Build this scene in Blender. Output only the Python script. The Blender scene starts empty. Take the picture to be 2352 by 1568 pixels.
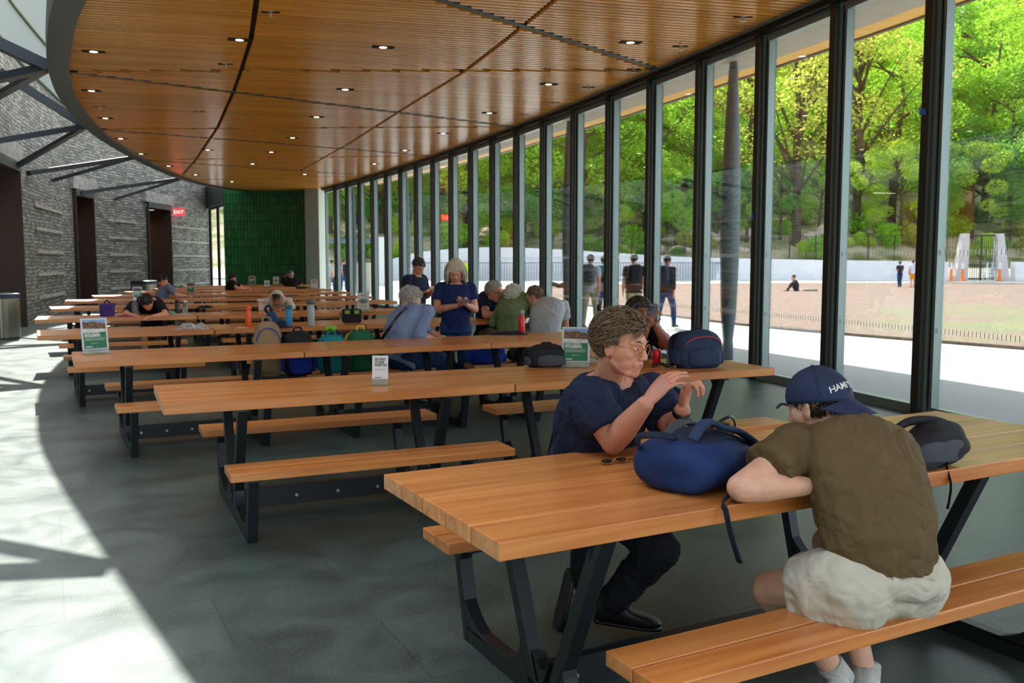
import bpy, bmesh, math, random
from mathutils import Vector, Matrix, noise
V = Vector
R = math.radians
SC = bpy.context.scene
COL = SC.collection

# ---------------------------------------------------------------- camera
CAMH = 1.524
PITCH = math.atan(181.0/2080.0)
cam_d = bpy.data.cameras.new('camera')
cam_d.sensor_width = 36.0
cam_d.lens = 36.0*2080.0/2352.0
cam_d.clip_start = 0.05; cam_d.clip_end = 600
cam = bpy.data.objects.new('camera', cam_d); COL.objects.link(cam)
cam.location = (0, 0, CAMH); cam.rotation_euler = (math.pi/2-PITCH, 0, 0)
SC.camera = cam
cam_d.dof.use_dof = True; cam_d.dof.focus_distance = 3.5; cam_d.dof.aperture_fstop = 7.0
SC.view_settings.view_transform = 'Standard'; SC.view_settings.look = 'None'
SC.view_settings.gamma = 1.0; SC.view_settings.use_curve_mapping = False
SC.view_settings.exposure = 1.3

# ---------------------------------------------------------------- sky and sun
W = bpy.data.worlds.new('sky'); SC.world = W; W.use_nodes = True
wn = W.node_tree.nodes; wl = W.node_tree.links
sky = wn.new('ShaderNodeTexSky'); sky.sky_type = 'NISHITA'; sky.sun_disc = False
sky.sun_elevation = R(52); sky.sun_rotation = R(-22); sky.air_density = 1.0; sky.dust_density = 1.5; sky.ozone_density = 1.0
wn['Background'].inputs['Strength'].default_value = 0.28
hs = wn.new('ShaderNodeHueSaturation'); hs.inputs['Saturation'].default_value = .45; wl.new(sky.outputs[0], hs.inputs['Color']); wl.new(hs.outputs[0], wn['Background'].inputs['Color'])
sun_d = bpy.data.lights.new('sun', 'SUN'); sun_d.energy = 6.2; sun_d.angle = R(0.6); sun_d.color = (1.0, .955, .88)
sun = bpy.data.objects.new('sun', sun_d); COL.objects.link(sun)
LAMP = 12.0
SUNV = V((-0.39*math.cos(R(52)), 0.92*math.cos(R(52)), math.sin(R(52)))).normalized()
sun.rotation_euler = SUNV.to_track_quat('Z', 'Y').to_euler(); sun.location = SUNV*60

# ---------------------------------------------------------------- helpers
def at(x, y, Y):
    a = (x-1176)/2080.; b = -(y-784)/2080.
    d = V((a, math.cos(PITCH)+b*math.sin(PITCH), -math.sin(PITCH)+b*math.cos(PITCH)))
    return V((0, 0, CAMH))+d*(Y/d.y)
def on(x, y, z):
    a = (x-1176)/2080.; b = -(y-784)/2080.
    d = V((a, math.cos(PITCH)+b*math.sin(PITCH), -math.sin(PITCH)+b*math.cos(PITCH)))
    return V((0, 0, CAMH))+d*((z-CAMH)/d.z)

def rgb(r, g, b):
    f = lambda c: (c/255/12.92) if c <= 10 else ((c/255+.055)/1.055)**2.4
    return (f(r), f(g), f(b), 1)

def mat(name, col, rough=.6, metal=0, spec=.5, noise_s=0, noise_a=.25, bump=0, bump_s=60, emit=None, es=0, coat=0, sub=0, trans=0, alpha=1, stretch=None):
    m = bpy.data.materials.new(name); m.use_nodes = True
    nt = m.node_tree; b = nt.nodes['Principled BSDF']; L = nt.links.new
    b.inputs['Base Color'].default_value = col; b.inputs['Roughness'].default_value = rough
    b.inputs['Metallic'].default_value = metal; b.inputs['Specular IOR Level'].default_value = spec
    if coat: b.inputs['Coat Weight'].default_value = coat; b.inputs['Coat Roughness'].default_value = .15
    if trans: b.inputs['Transmission Weight'].default_value = trans
    if sub:
        b.inputs['Subsurface Weight'].default_value = sub; b.inputs['Subsurface Radius'].default_value = (.012, .005, .003); b.inputs['Subsurface Scale'].default_value = 1
    if emit: b.inputs['Emission Color'].default_value = emit; b.inputs['Emission Strength'].default_value = es
    if noise_s or bump:
        tc = nt.nodes.new('ShaderNodeTexCoord'); src = tc.outputs['Object']
        if stretch:
            mp = nt.nodes.new('ShaderNodeMapping'); mp.inputs['Scale'].default_value = stretch; L(src, mp.inputs[0]); src = mp.outputs[0]
    if noise_s:
        n = nt.nodes.new('ShaderNodeTexNoise'); n.inputs['Scale'].default_value = noise_s; n.inputs['Detail'].default_value = 4
        L(src, n.inputs['Vector'])
        mx = nt.nodes.new('ShaderNodeMix'); mx.data_type = 'RGBA'
        mx.inputs[6].default_value = tuple(c*(1-noise_a) for c in col[:3])+(1,); mx.inputs[7].default_value = tuple(min(1, c*(1+noise_a)) for c in col[:3])+(1,)
        rp = nt.nodes.new('ShaderNodeMapRange'); rp.inputs[1].default_value = .35; rp.inputs[2].default_value = .65
        L(n.outputs[0], rp.inputs[0]); L(rp.outputs[0], mx.inputs[0]); L(mx.outputs[2], b.inputs['Base Color'])
    if bump:
        n2 = nt.nodes.new('ShaderNodeTexNoise'); n2.inputs['Scale'].default_value = bump_s; n2.inputs['Detail'].default_value = 3
        bp = nt.nodes.new('ShaderNodeBump'); bp.inputs['Strength'].default_value = bump; bp.inputs['Distance'].default_value = .02
        L(src, n2.inputs['Vector']); L(n2.outputs[0], bp.inputs['Height']); L(bp.outputs[0], b.inputs['Normal'])
    return m

def wood(name, a, c, rough=.35, axis=0, scale=1., rand=.35, coat=0):
    """long grained timber, each plank its own tone"""
    m = bpy.data.materials.new(name); m.use_nodes = True
    nt = m.node_tree; b = nt.nodes['Principled BSDF']; L = nt.links.new; N = nt.nodes.new
    tc = N('ShaderNodeTexCoord'); mp = N('ShaderNodeMapping')
    s = [26*scale]*3; s[axis] = 1.1*scale; mp.inputs['Scale'].default_value = s
    g = N('ShaderNodeNewGeometry'); ad = N('ShaderNodeVectorMath'); ad.operation = 'MULTIPLY_ADD'
    L(tc.outputs['Object'], mp.inputs[0]); 
    cb = N('ShaderNodeCombineXYZ'); 
    for i in range(3): L(g.outputs['Random Per Island'], cb.inputs[i])
    ad.inputs[1].default_value = (37, 53, 71); L(cb.outputs[0], ad.inputs[0]); L(mp.outputs[0], ad.inputs[2])
    n = N('ShaderNodeTexNoise'); n.inputs['Scale'].default_value = 1; n.inputs['Detail'].default_value = 5; n.inputs['Distortion'].default_value = .6
    L(ad.outputs[0], n.inputs['Vector'])
    rp = N('ShaderNodeMapRange'); rp.inputs[1].default_value = .3; rp.inputs[2].default_value = .7; L(n.outputs[0], rp.inputs[0])
    mx = N('ShaderNodeMix'); mx.data_type = 'RGBA'; mx.inputs[6].default_value = a; mx.inputs[7].default_value = c
    L(rp.outputs[0], mx.inputs[0])
    hs = N('ShaderNodeHueSaturation'); vr = N('ShaderNodeMapRange'); vr.inputs[3].default_value = 1-rand; vr.inputs[4].default_value = 1+rand
    L(g.outputs['Random Per Island'], vr.inputs[0]); L(vr.outputs[0], hs.inputs['Value']); L(mx.outputs[2], hs.inputs['Color'])
    L(hs.outputs[0], b.inputs['Base Color']); b.inputs['Roughness'].default_value = rough
    if coat: b.inputs['Coat Weight'].default_value = coat; b.inputs['Coat Roughness'].default_value = .2
    return m

def look(d, up=V((0, 0, 1))):
    """matrix whose y axis is d, z axis near up"""
    y = d.normalized(); x = y.cross(up)
    if x.length < 1e-4: x = y.cross(V((1, 0, 0)))
    x.normalize(); z = x.cross(y)
    return Matrix((x, y, z)).transposed()

class MB:
    def __init__(s): s.v = []; s.f = []
    def add(s, vs, fs):
        o = len(s.v); s.v += [V(p) for p in vs]; s.f += [tuple(i+o for i in f) for f in fs]; return s
    def box(s, c, size, rot=None, rz=0):
        M = rot if rot is not None else Matrix.Rotation(rz, 3, 'Z'); c = V(c)
        vs = [c+M@V((x*size[0]/2, y*size[1]/2, z*size[2]/2)) for x in (-1, 1) for y in (-1, 1) for z in (-1, 1)]
        return s.add(vs, [(0, 1, 3, 2), (4, 6, 7, 5), (0, 4, 5, 1), (2, 3, 7, 6), (0, 2, 6, 4), (1, 5, 7, 3)])
    def beam(s, a, b, w, h, up=V((0, 0, 1))):
        a = V(a); b = V(b); M = look(b-a, up)
        return s.box((a+b)/2, (w, (b-a).length, h), M)
    def prism(s, poly, a, b):
        """poly: list of 3d points; extruded by vectors a -> b"""
        n = len(poly); a = V(a); b = V(b)
        vs = [V(p)+a for p in poly]+[V(p)+b for p in poly]
        fs = [tuple(range(n))[::-1], tuple(range(n, 2*n))]+[(i, (i+1) % n, (i+1) % n+n, i+n) for i in range(n)]
        return s.add(vs, fs)
    def loft(s, rings, cap=True, closed=True):
        n = len(rings[0]); o = []
        for r in rings: o += r
        fs = []
        for k in range(len(rings)-1):
            for i in range(n if closed else n-1):
                j = (i+1) % n; fs.append((k*n+i, k*n+j, (k+1)*n+j, (k+1)*n+i))
        if cap and closed: fs.append(tuple(range(n))[::-1]); fs.append(tuple((len(rings)-1)*n+i for i in range(n)))
        return s.add(o, fs)
    def tube(s, pts, rad, seg=10, up=V((0, 0, 1)), flat=1.0, cap=True):
        pts = [V(p) for p in pts]; n = len(pts)
        if not hasattr(rad, '__len__'): rad = [rad]*n
        rings = []; px = None
        for i, p in enumerate(pts):
            d = (pts[min(i+1, n-1)]-pts[max(i-1, 0)])
            if d.length < 1e-7: d = V((0, 0, 1))
            d.normalize()
            if px is None:
                px = d.cross(up)
                if px.length < 1e-3: px = d.cross(V((1, 0, 0)))
            px = (px-d*px.dot(d)); px.normalize(); pz = px.cross(d)
            rings.append([p+px*(math.cos(t)*rad[i])+pz*(math.sin(t)*rad[i]*flat) for t in [2*math.pi*k/seg for k in range(seg)]])
        return s.loft(rings, cap)
    def ell(s, c, r, rot=None, seg=16, rg=10):
        c = V(c); M = rot if rot is not None else Matrix.Identity(3)
        vs = [c+M@V((0, 0, -r[2]))]; fs = []
        for i in range(1, rg):
            ph = -math.pi/2+math.pi*i/rg
            for k in range(seg):
                t = 2*math.pi*k/seg; vs.append(c+M@V((r[0]*math.cos(ph)*math.cos(t), r[1]*math.cos(ph)*math.sin(t), r[2]*math.sin(ph))))
        vs.append(c+M@V((0, 0, r[2])))
        for k in range(seg):
            fs.append((0, 1+(k+1) % seg, 1+k)); e = len(vs)-1; b0 = 1+(rg-2)*seg
            fs.append((e, b0+k, b0+(k+1) % seg))
        for i in range(rg-2):
            for k in range(seg):
                a = 1+i*seg+k; b = 1+i*seg+(k+1) % seg; fs.append((a, b, b+seg, a+seg))
        return s.add(vs, fs)
    def cap_(s, a, b, ra, rb, seg=12):
        """tapered capsule"""
        a = V(a); b = V(b); d = (b-a); L_ = d.length
        if L_ < 1e-6: return s.ell(a, (ra, ra, ra))
        d.normalize(); pts = []; rr = []
        for k in range(5):
            t = -math.pi/2+k*math.pi/8; pts.append(a+d*(ra*math.sin(t))); rr.append(max(ra*math.cos(t), ra*.08))
        for k in range(1, 5): pts.append(a.lerp(b, k/5)); rr.append(ra+(rb-ra)*k/5)
        for k in range(5):
            t = k*math.pi/8; pts.append(b+d*(rb*math.sin(t))); rr.append(max(rb*math.cos(t), rb*.08))
        return s.tube(pts, rr, seg)
    def lathe(s, prof, c=(0, 0, 0), seg=20):
        c = V(c)
        return s.loft([[c+V((r*math.cos(2*math.pi*k/seg), r*math.sin(2*math.pi*k/seg), z)) for k in range(seg)] for r, z in prof])
    def build(s, name, m, parent=None, smooth=False, bevel=0, local=False, sub=0):
        me = bpy.data.meshes.new(name)
        vs = s.v
        if parent is not None and not local:
            Mi = root_matrix(parent).inverted(); vs = [Mi@p for p in vs]
        me.from_pydata([tuple(p) for p in vs], [], s.f); me.update()
        bm = bmesh.new(); bm.from_mesh(me); bmesh.ops.recalc_face_normals(bm, faces=bm.faces); bm.to_mesh(me); bm.free()
        if smooth: me.polygons.foreach_set('use_smooth', [True]*len(me.polygons))
        me.materials.append(m)
        o = bpy.data.objects.new(name, me); COL.objects.link(o)
        if parent is not None: o.parent = parent
        if bevel:
            md = o.modifiers.new('bevel', 'BEVEL'); md.width = bevel; md.segments = 2; md.limit_method = 'ANGLE'
        if sub:
            md = o.modifiers.new('sub', 'SUBSURF'); md.levels = sub; md.render_levels = sub
        return o

def root_matrix(o):
    M = o.matrix_basis.copy()
    while o.parent: o = o.parent; M = o.matrix_basis @ M
    return M

def tag(o, label=None, cat=None, group=None, kind=None):
    if label: o['label'] = label
    if cat: o['category'] = cat
    if group: o['group'] = group
    if kind: o['kind'] = kind
    return o
def thing(name, label, cat, loc=(0, 0, 0), rz=0, group=None, kind=None):
    o = bpy.data.objects.new(name, None); COL.objects.link(o); o.empty_display_size = .1
    o.location = loc; o.rotation_euler = (0, 0, rz)
    return tag(o, label, cat, group, kind)
def copy_tree(o, parent=None):
    c = o.copy(); COL.objects.link(c)
    if parent is not None: c.parent = parent
    for ch in list(o.children): copy_tree(ch, c)
    return c

def bake(o, voxel=None, smooth=0, disp=0, dscale=.1, decimate=0):
    """voxel union, smoothing and cloth folds, applied to the mesh"""
    if voxel:
        md = o.modifiers.new('r', 'REMESH'); md.mode = 'VOXEL'; md.voxel_size = voxel; md.use_smooth_shade = True
    if smooth:
        md = o.modifiers.new('s', 'SMOOTH'); md.iterations = smooth; md.factor = .5
    if disp:
        tx = bpy.data.textures.new('folds', 'CLOUDS'); tx.noise_scale = dscale; tx.noise_depth = 2
        md = o.modifiers.new('d', 'DISPLACE'); md.texture = tx; md.strength = disp; md.mid_level = .25; md.texture_coords = 'LOCAL'
    dg = bpy.context.evaluated_depsgraph_get(); dg.update()
    me = bpy.data.meshes.new_from_object(o.evaluated_get(dg), depsgraph=dg)
    o.modifiers.clear(); mats = list(o.data.materials); o.data = me
    me.materials.clear()
    for m in mats: me.materials.append(m)
    me.polygons.foreach_set('use_smooth', [True]*len(me.polygons))
    return o
# ---------------------------------------------------------------- materials of the building
M_slat = wood('ceiling_timber', rgb(232, 146, 50), rgb(252, 184, 84), .22, 0, .7, .14)
M_dark = mat('dark_bronze_metal', rgb(34, 38, 40), .35, .6)
M_alu = mat('grey_green_aluminium', rgb(140, 156, 156), .35, .5)
M_ring = mat('ring_beam_paint', rgb(70, 78, 76), .45, .2)
M_black = mat('black_void', rgb(14, 13, 12), .9)
M_soffit = mat('grey_soffit', rgb(176, 172, 160), .8)
M_yellow = wood('eave_timber', rgb(232, 170, 64), rgb(250, 200, 100), .5, 0, 1, .1)
M_white = mat('white_paint', rgb(225, 225, 222), .5)

def floor_mat():
    m = bpy.data.materials.new('dark_stone_tiles'); m.use_nodes = True
    nt = m.node_tree; b = nt.nodes['Principled BSDF']; L = nt.links.new; N = nt.nodes.new
    tc = N('ShaderNodeTexCoord'); mp = N('ShaderNodeMapping'); mp.inputs['Rotation'].default_value = (0, 0, R(-27)); L(tc.outputs['Object'], mp.inputs[0])
    br = N('ShaderNodeTexBrick'); br.inputs['Scale'].default_value = 1; br.inputs['Brick Width'].default_value = 1.2; br.inputs['Row Height'].default_value = .6
    br.inputs['Mortar Size'].default_value = .0035; br.inputs['Color1'].default_value = (.9, .9, .9, 1); br.inputs['Color2'].default_value = (1.12, 1.12, 1.12, 1); br.inputs['Mortar'].default_value = (.6, .6, .6, 1)
    L(mp.outputs[0], br.inputs['Vector'])
    n1 = N('ShaderNodeTexNoise'); n1.inputs['Scale'].default_value = 2.2; n1.inputs['Detail'].default_value = 5; n1.inputs['Distortion'].default_value = 1.2; L(mp.outputs[0], n1.inputs['Vector'])
    r1 = N('ShaderNodeValToRGB'); r1.color_ramp.elements[0].position = .3; r1.color_ramp.elements[0].color = rgb(48, 66, 62); r1.color_ramp.elements[1].position = .72; r1.color_ramp.elements[1].color = rgb(78, 96, 88)
    L(n1.outputs[0], r1.inputs[0])
    mu = N('ShaderNodeMix'); mu.data_type = 'RGBA'; mu.blend_type = 'MULTIPLY'; mu.inputs[0].default_value = 1; L(r1.outputs[0], mu.inputs[6]); L(br.outputs[0], mu.inputs[7])
    vo = N('ShaderNodeTexNoise'); vo.inputs['Scale'].default_value = 190; vo.inputs['Detail'].default_value = 1; L(mp.outputs[0], vo.inputs['Vector'])
    r2 = N('ShaderNodeValToRGB'); r2.color_ramp.elements[0].position = .66; r2.color_ramp.elements[1].position = .74; L(vo.outputs[0], r2.inputs[0])
    m2 = N('ShaderNodeMix'); m2.data_type = 'RGBA'; m2.inputs[7].default_value = rgb(160, 168, 160); L(mu.outputs[2], m2.inputs[6]); L(r2.outputs[0], m2.inputs[0])
    L(m2.outputs[2], b.inputs['Base Color'])
    rr = N('ShaderNodeMapRange'); rr.inputs[3].default_value = .28; rr.inputs[4].default_value = .5; L(n1.outputs[0], rr.inputs[0]); L(rr.outputs[0], b.inputs['Roughness'])
    bp = N('ShaderNodeBump'); bp.inputs['Strength'].default_value = .12; bp.inputs['Distance'].default_value = .01; L(n1.outputs[0], bp.inputs['Height']); L(bp.outputs[0], b.inputs['Normal'])
    return m
M_floor = floor_mat()

def stone_mat():
    m = bpy.data.materials.new('split_stone_courses'); m.use_nodes = True
    nt = m.node_tree; b = nt.nodes['Principled BSDF']; L = nt.links.new; N = nt.nodes.new
    uv = N('ShaderNodeUVMap'); uv.uv_map = 'wall'
    ns = N('ShaderNodeTexNoise'); ns.inputs['Scale'].default_value = 1.6; L(uv.outputs[0], ns.inputs['Vector'])
    ad = N('ShaderNodeVectorMath'); ad.operation = 'MULTIPLY_ADD'; ad.inputs[1].default_value = (.16, .16, 0); L(ns.outputs['Color'], ad.inputs[0]); L(uv.outputs[0], ad.inputs[2])
    br = N('ShaderNodeTexBrick'); br.inputs['Scale'].default_value = 1; br.inputs['Brick Width'].default_value = .42; br.inputs['Row Height'].default_value = .095
    br.inputs['Mortar Size'].default_value = .012; br.inputs['Mortar Smooth'].default_value = .6; br.squash = .7; br.squash_frequency = 3
    br.inputs['Color1'].default_value = rgb(104, 102, 92); br.inputs['Color2'].default_value = rgb(158, 155, 144); br.inputs['Mortar'].default_value = rgb(74, 72, 66)
    L(ad.outputs[0], br.inputs['Vector'])
    n2 = N('ShaderNodeTexNoise'); n2.inputs['Scale'].default_value = 9; n2.inputs['Detail'].default_value = 6
    mp = N('ShaderNodeMapping'); mp.inputs['Scale'].default_value = (.5, 1.6, 1); L(uv.outputs[0], mp.inputs[0]); L(mp.outputs[0], n2.inputs['Vector'])
    r = N('ShaderNodeValToRGB'); r.color_ramp.elements[0].position = .3; r.color_ramp.elements[0].color = (.6, .6, .58, 1); r.color_ramp.elements[1].position = .7; r.color_ramp.elements[1].color = (1.25, 1.25, 1.22, 1); L(n2.outputs[0], r.inputs[0])
    mu = N('ShaderNodeMix'); mu.data_type = 'RGBA'; mu.blend_type = 'MULTIPLY'; mu.inputs[0].default_value = 1; L(br.outputs[0], mu.inputs[6]); L(r.outputs[0], mu.inputs[7]); L(mu.outputs[2], b.inputs['Base Color'])
    mt = N('ShaderNodeMath'); mt.operation = 'MULTIPLY_ADD'; mt.inputs[1].default_value = -.8; L(br.outputs['Fac'], mt.inputs[0]); L(n2.outputs[0], mt.inputs[2])
    bp = N('ShaderNodeBump'); bp.inputs['Strength'].default_value = 1; bp.inputs['Distance'].default_value = .05; L(mt.outputs[0], bp.inputs['Height']); L(bp.outputs[0], b.inputs['Normal'])
    b.inputs['Roughness'].default_value = .85
    return m
M_stone = stone_mat()

def tile_mat():
    m = bpy.data.materials.new('glazed_green_tiles'); m.use_nodes = True
    nt = m.node_tree; b = nt.nodes['Principled BSDF']; L = nt.links.new; N = nt.nodes.new
    uv = N('ShaderNodeUVMap'); uv.uv_map = 'wall'
    br = N('ShaderNodeTexBrick'); br.offset = 0; br.inputs['Scale'].default_value = 1; br.inputs['Brick Width'].default_value = .14; br.inputs['Row Height'].default_value = .36
    br.inputs['Mortar Size'].default_value = .014; br.inputs['Mortar Smooth'].default_value = .3; br.inputs['Color1'].default_value = rgb(26, 104, 50); br.inputs['Color2'].default_value = rgb(44, 132, 66); br.inputs['Mortar'].default_value = rgb(14, 40, 22)
    L(uv.outputs[0], br.inputs['Vector']); L(br.outputs[0], b.inputs['Base Color']); b.inputs['Roughness'].default_value = .3
    bp = N('ShaderNodeBump'); bp.inputs['Strength'].default_value = .8; bp.inputs['Distance'].default_value = .01; bp.invert = True; L(br.outputs['Fac'], bp.inputs['Height']); L(bp.outputs[0], b.inputs['Normal'])
    return m
M_tile = tile_mat()

def glass_mat():
    m = bpy.data.materials.new('clear_window_glass'); m.use_nodes = True
    nt = m.node_tree; nt.nodes.clear(); L = nt.links.new; N = nt.nodes.new
    o = N('ShaderNodeOutputMaterial'); mx = N('ShaderNodeMixShader'); t = N('ShaderNodeBsdfTransparent'); t.inputs[0].default_value = (.965, .985, .98, 1)
    g = N('ShaderNodeBsdfGlossy'); g.inputs['Roughness'].default_value = .01; f = N('ShaderNodeFresnel'); f.inputs[0].default_value = 1.45
    mm = N('ShaderNodeMath'); mm.operation = 'MULTIPLY'; mm.inputs[1].default_value = .5; L(f.outputs[0], mm.inputs[0])
    L(mm.outputs[0], mx.inputs[0]); L(t.outputs[0], mx.inputs[1]); L(g.outputs[0], mx.inputs[2]); L(mx.outputs[0], o.inputs[0])
    return m
M_glass = glass_mat()

# ---------------------------------------------------------------- plan of the hall
HC = 4.5
def arc_nodes():
    d = {0: V((3.25, 11.87, 0))}
    for k in range(0, 18):
        a = R(108.6+.56*k); d[k+1] = d[k]+V((math.cos(a), math.sin(a), 0))*1.509
    for k in range(0, -10, -1):
        a = R(108.6+1.1*(k-1)); d[k-1] = d[k]-V((math.cos(a), math.sin(a), 0))*1.509
    return d
ND = arc_nodes()
def fac_n(k):
    a = ND[max(k-1, -10)]; b = ND[min(k+1, 18)]; t = (b-a).normalized(); return V((t.y, -t.x, 0)), t   # outward normal, tangent
def fac_off(k, o, z=0):
    n, t = fac_n(k); p = ND[k]+n*o; return V((p.x, p.y, z))
RING = [(4.7, -5.5), (2.9, -2.2), (1.2, .6), (-.2, 3.2), (-1.58, 5.3), (-3.12, 7.6), (-5.06, 10.6), (-6.19, 12.66), (-7.07, 14.43), (-8.14, 16.98), (-9.35, 20.57), (-10.1, 23.5), (-10.77, 26.69), (-11.35, 30), (-11.73, 33.09), (-11.75, 35.2), (-11.4, 37.0), (-10.6, 38.3), (-9.4, 38.9), (-8.2, 38.6)]
def smooth_poly(P, n=4):
    P = [V((p[0], p[1], 0)) for p in P]; out = []
    for i in range(len(P)-1):
        a = P[max(i-1, 0)]; b = P[i]; c = P[i+1]; d = P[min(i+2, len(P)-1)]
        for k in range(n):
            t = k/n; out.append(.5*((2*b)+(c-a)*t+(2*a-5*b+4*c-d)*t*t+(3*b-a-3*c+d)*t**3))
    out.append(P[-1]); return out
RP = smooth_poly(RING)
def path_off(P, o, z=0):
    out = []
    for i, p in enumerate(P):
        t = (P[min(i+1, len(P)-1)]-P[max(i-1, 0)]).normalized(); n = V((t.y, -t.x, 0)); q = p+n*o; out.append(V((q.x, q.y, z)))
    return out
FAC = [ND[k] for k in range(-10, 19)]

# floor: everything inside the facade line
fl = MB(); poly = [fac_off(k, .06) for k in range(-10, 19)]+[V((-8.6, 39.5, 0)), V((-17, 47, 0)), V((-19, 30, 0)), V((-15, 16, 0)), V((-13, -9, 0))]
fl.prism(poly, (0, 0, -.12), (0, 0, 0)); tag(fl.build('floor', M_floor), kind='structure')

# slatted ceiling: slats laid straight across, cut by the outline and by the dark seams
outline = [p for p in path_off(RP, .14)]+[fac_off(k, -.12) for k in range(18, -11, -1)]
SEAM = []
nodes_l = [(-3.3, 7.6), (-7.07, 14.43), (-9.35, 20.57), (-10.77, 26.69), (-11.73, 33.09)]
nodes_r = [(4.1, 8.2), (2.29, 14.34), (.04, 20.19), (-2.32, 25.61), (-4.74, 31.6)]
wide = []
for i in range(5):
    SEAM.append(([nodes_l[i], nodes_r[i]], .075))
    if i < 4: SEAM.append(([nodes_l[i], nodes_r[i+1]], .085)); wide.append((nodes_l[i], nodes_r[i+1]))
for pts in ([(590, 0), (577, 90), (553, 167), (535, 215), (500, 292), (447, 370), (418, 402)], [(1290, -12), (1170, 85), (1065, 165), (950, 235), (800, 330), (690, 392)]):
    SEAM.append(([tuple(on(x, y, HC).xy) for x, y in pts], .035))
SEAM[-1][0].insert(0, (2.2, 8.0)); SEAM[-2][0].insert(0, (-1.6, 8.0))
SA = R(14); ca, sa = math.cos(SA), math.sin(SA)
def rotp(p): return (p[0]*ca+p[1]*sa, -p[0]*sa+p[1]*ca)
OP = [rotp(p) for p in outline]
SE = [([rotp(p) for p in s], w) for s, w in SEAM]
def crossings(P, v, closed=True):
    xs = []
    n = len(P)
    for i in range(n if closed else n-1):
        a = P[i]; b = P[(i+1) % n]
        if (a[1] > v) != (b[1] > v): xs.append((a[0]+(v-a[1])*(b[0]-a[0])/(b[1]-a[1]), math.hypot(b[0]-a[0], b[1]-a[1])/max(abs(b[1]-a[1]), 1e-6)))
    return xs
sl = MB(); v = min(p[1] for p in OP); vmax = max(p[1] for p in OP)
pitch = .118; sw = .078
while v < vmax:
    xs = sorted(c[0] for c in crossings(OP, v))
    cuts = []
    for s, w in SE:
        for x, k in crossings(s, v, False): cuts.append((x-w*min(k, 14), x+w*min(k, 14)))
    for i in range(0, len(xs)-1, 2):
        segs = [(xs[i], xs[i+1])]
        for c0, c1 in cuts:
            ns = []
            for a, b in segs:
                if c1 <= a or c0 >= b: ns.append((a, b)); continue
                if c0 > a: ns.append((a, c0))
                if c1 < b: ns.append((c1, b))
            segs = ns
        for a, b in segs:
            if b-a < .04: continue
            random.seed(int(v*1000)); u = a; 
            while u < b:           # boards butt end to end
                e = min(b, u+random.uniform(2.2, 3.6))
                if b-e < .5: e = b
                q = [(u, v), (e-.002, v), (e-.002, v+sw), (u, v+sw)]
                w_ = [V((p[0]*ca-p[1]*sa, p[0]*sa+p[1]*ca, HC)) for p in q]
                sl.prism(w_, (0, 0, 0), (0, 0, .05)); u = e
    v += pitch
ceil = sl.build('ceiling', M_slat); ceil.data.transform(Matrix.Rotation(-SA, 4, 'Z')); ceil.rotation_euler = (0, 0, SA)
tag(ceil, kind='structure')
bk = MB(); bk.prism([V((p[0], p[1], 0)) for p in outline], (0, 0, HC+.05), (0, 0, HC+.12)); tag(bk.build('ceiling', mat('ceiling_backing', rgb(30, 24, 18), .9)), kind='structure')
# grey channels lying in the diagonal seams
for i, (a, b) in enumerate(wide):
    w = MB(); a = V((a[0], a[1], HC+.012)); b = V((b[0], b[1], HC+.012)); d = (b-a).normalized()
    w.beam(a+d*.2, b-d*.2, .09, .03); tag(w.build('trim_1', M_ring), kind='structure')
# roof slab above, reaching out over the terrace as a deep eave
rf = MB(); rfp = path_off(RP, -.1)+[fac_off(k, 2.1) for k in range(18, -11, -1)]
rf.prism([V((p.x, p.y, 0)) for p in rfp], (0, 0, 4.82), (0, 0, 4.95)); tag(rf.build('ceiling', M_soffit), kind='structure')
# ring beam round the curved edge
inn = path_off(RP, .16); out = path_off(RP, -.14)
rg = MB(); rings = []
for a, b in zip(inn, out): rings.append([V((a.x, a.y, HC-.06)), V((a.x, a.y, 4.8)), V((b.x, b.y, 4.8)), V((b.x, b.y, HC-.03))])
rg.loft(rings); tag(rg.build('trim_2', M_ring), kind='structure')
# head channel over the glazing
hd = MB(); rings = []
for k in range(-10, 19): rings.append([fac_off(k, -.16, 4.40), fac_off(k, -.16, 4.62), fac_off(k, .12, 4.62), fac_off(k, .12, 4.40)])
hd.loft(rings); tag(hd.build('trim_3', M_dark), kind='structure')
hd = MB(); rings = []
for k in range(-10, 19): rings.append([fac_off(k, -.2, 4.47), fac_off(k, -.2, 4.53), fac_off(k, -.13, 4.53), fac_off(k, -.13, 4.47)])
hd.loft(rings); tag(hd.build('trim_4', M_alu), kind='structure')
# soffit outside, yellow timber margin, dark drip edge
def strip(o0, z0, o1, z1, th, m, nm):
    s = MB(); rings = []
    for k in range(-10, 19): rings.append([fac_off(k, o0, z0), fac_off(k, o1, z1), fac_off(k, o1, z1+th), fac_off(k, o0, z0+th)])
    s.loft(rings); return tag(s.build(nm, m), kind='structure')
strip(.12, 4.5, 1.55, 4.66, .03, M_soffit, 'trim_5')
strip(1.55, 4.66, 2.05, 4.72, .03, M_yellow, 'trim_6')
strip(2.05, 4.70, 2.13, 4.70, .24, M_dark, 'trim_7')

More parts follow.
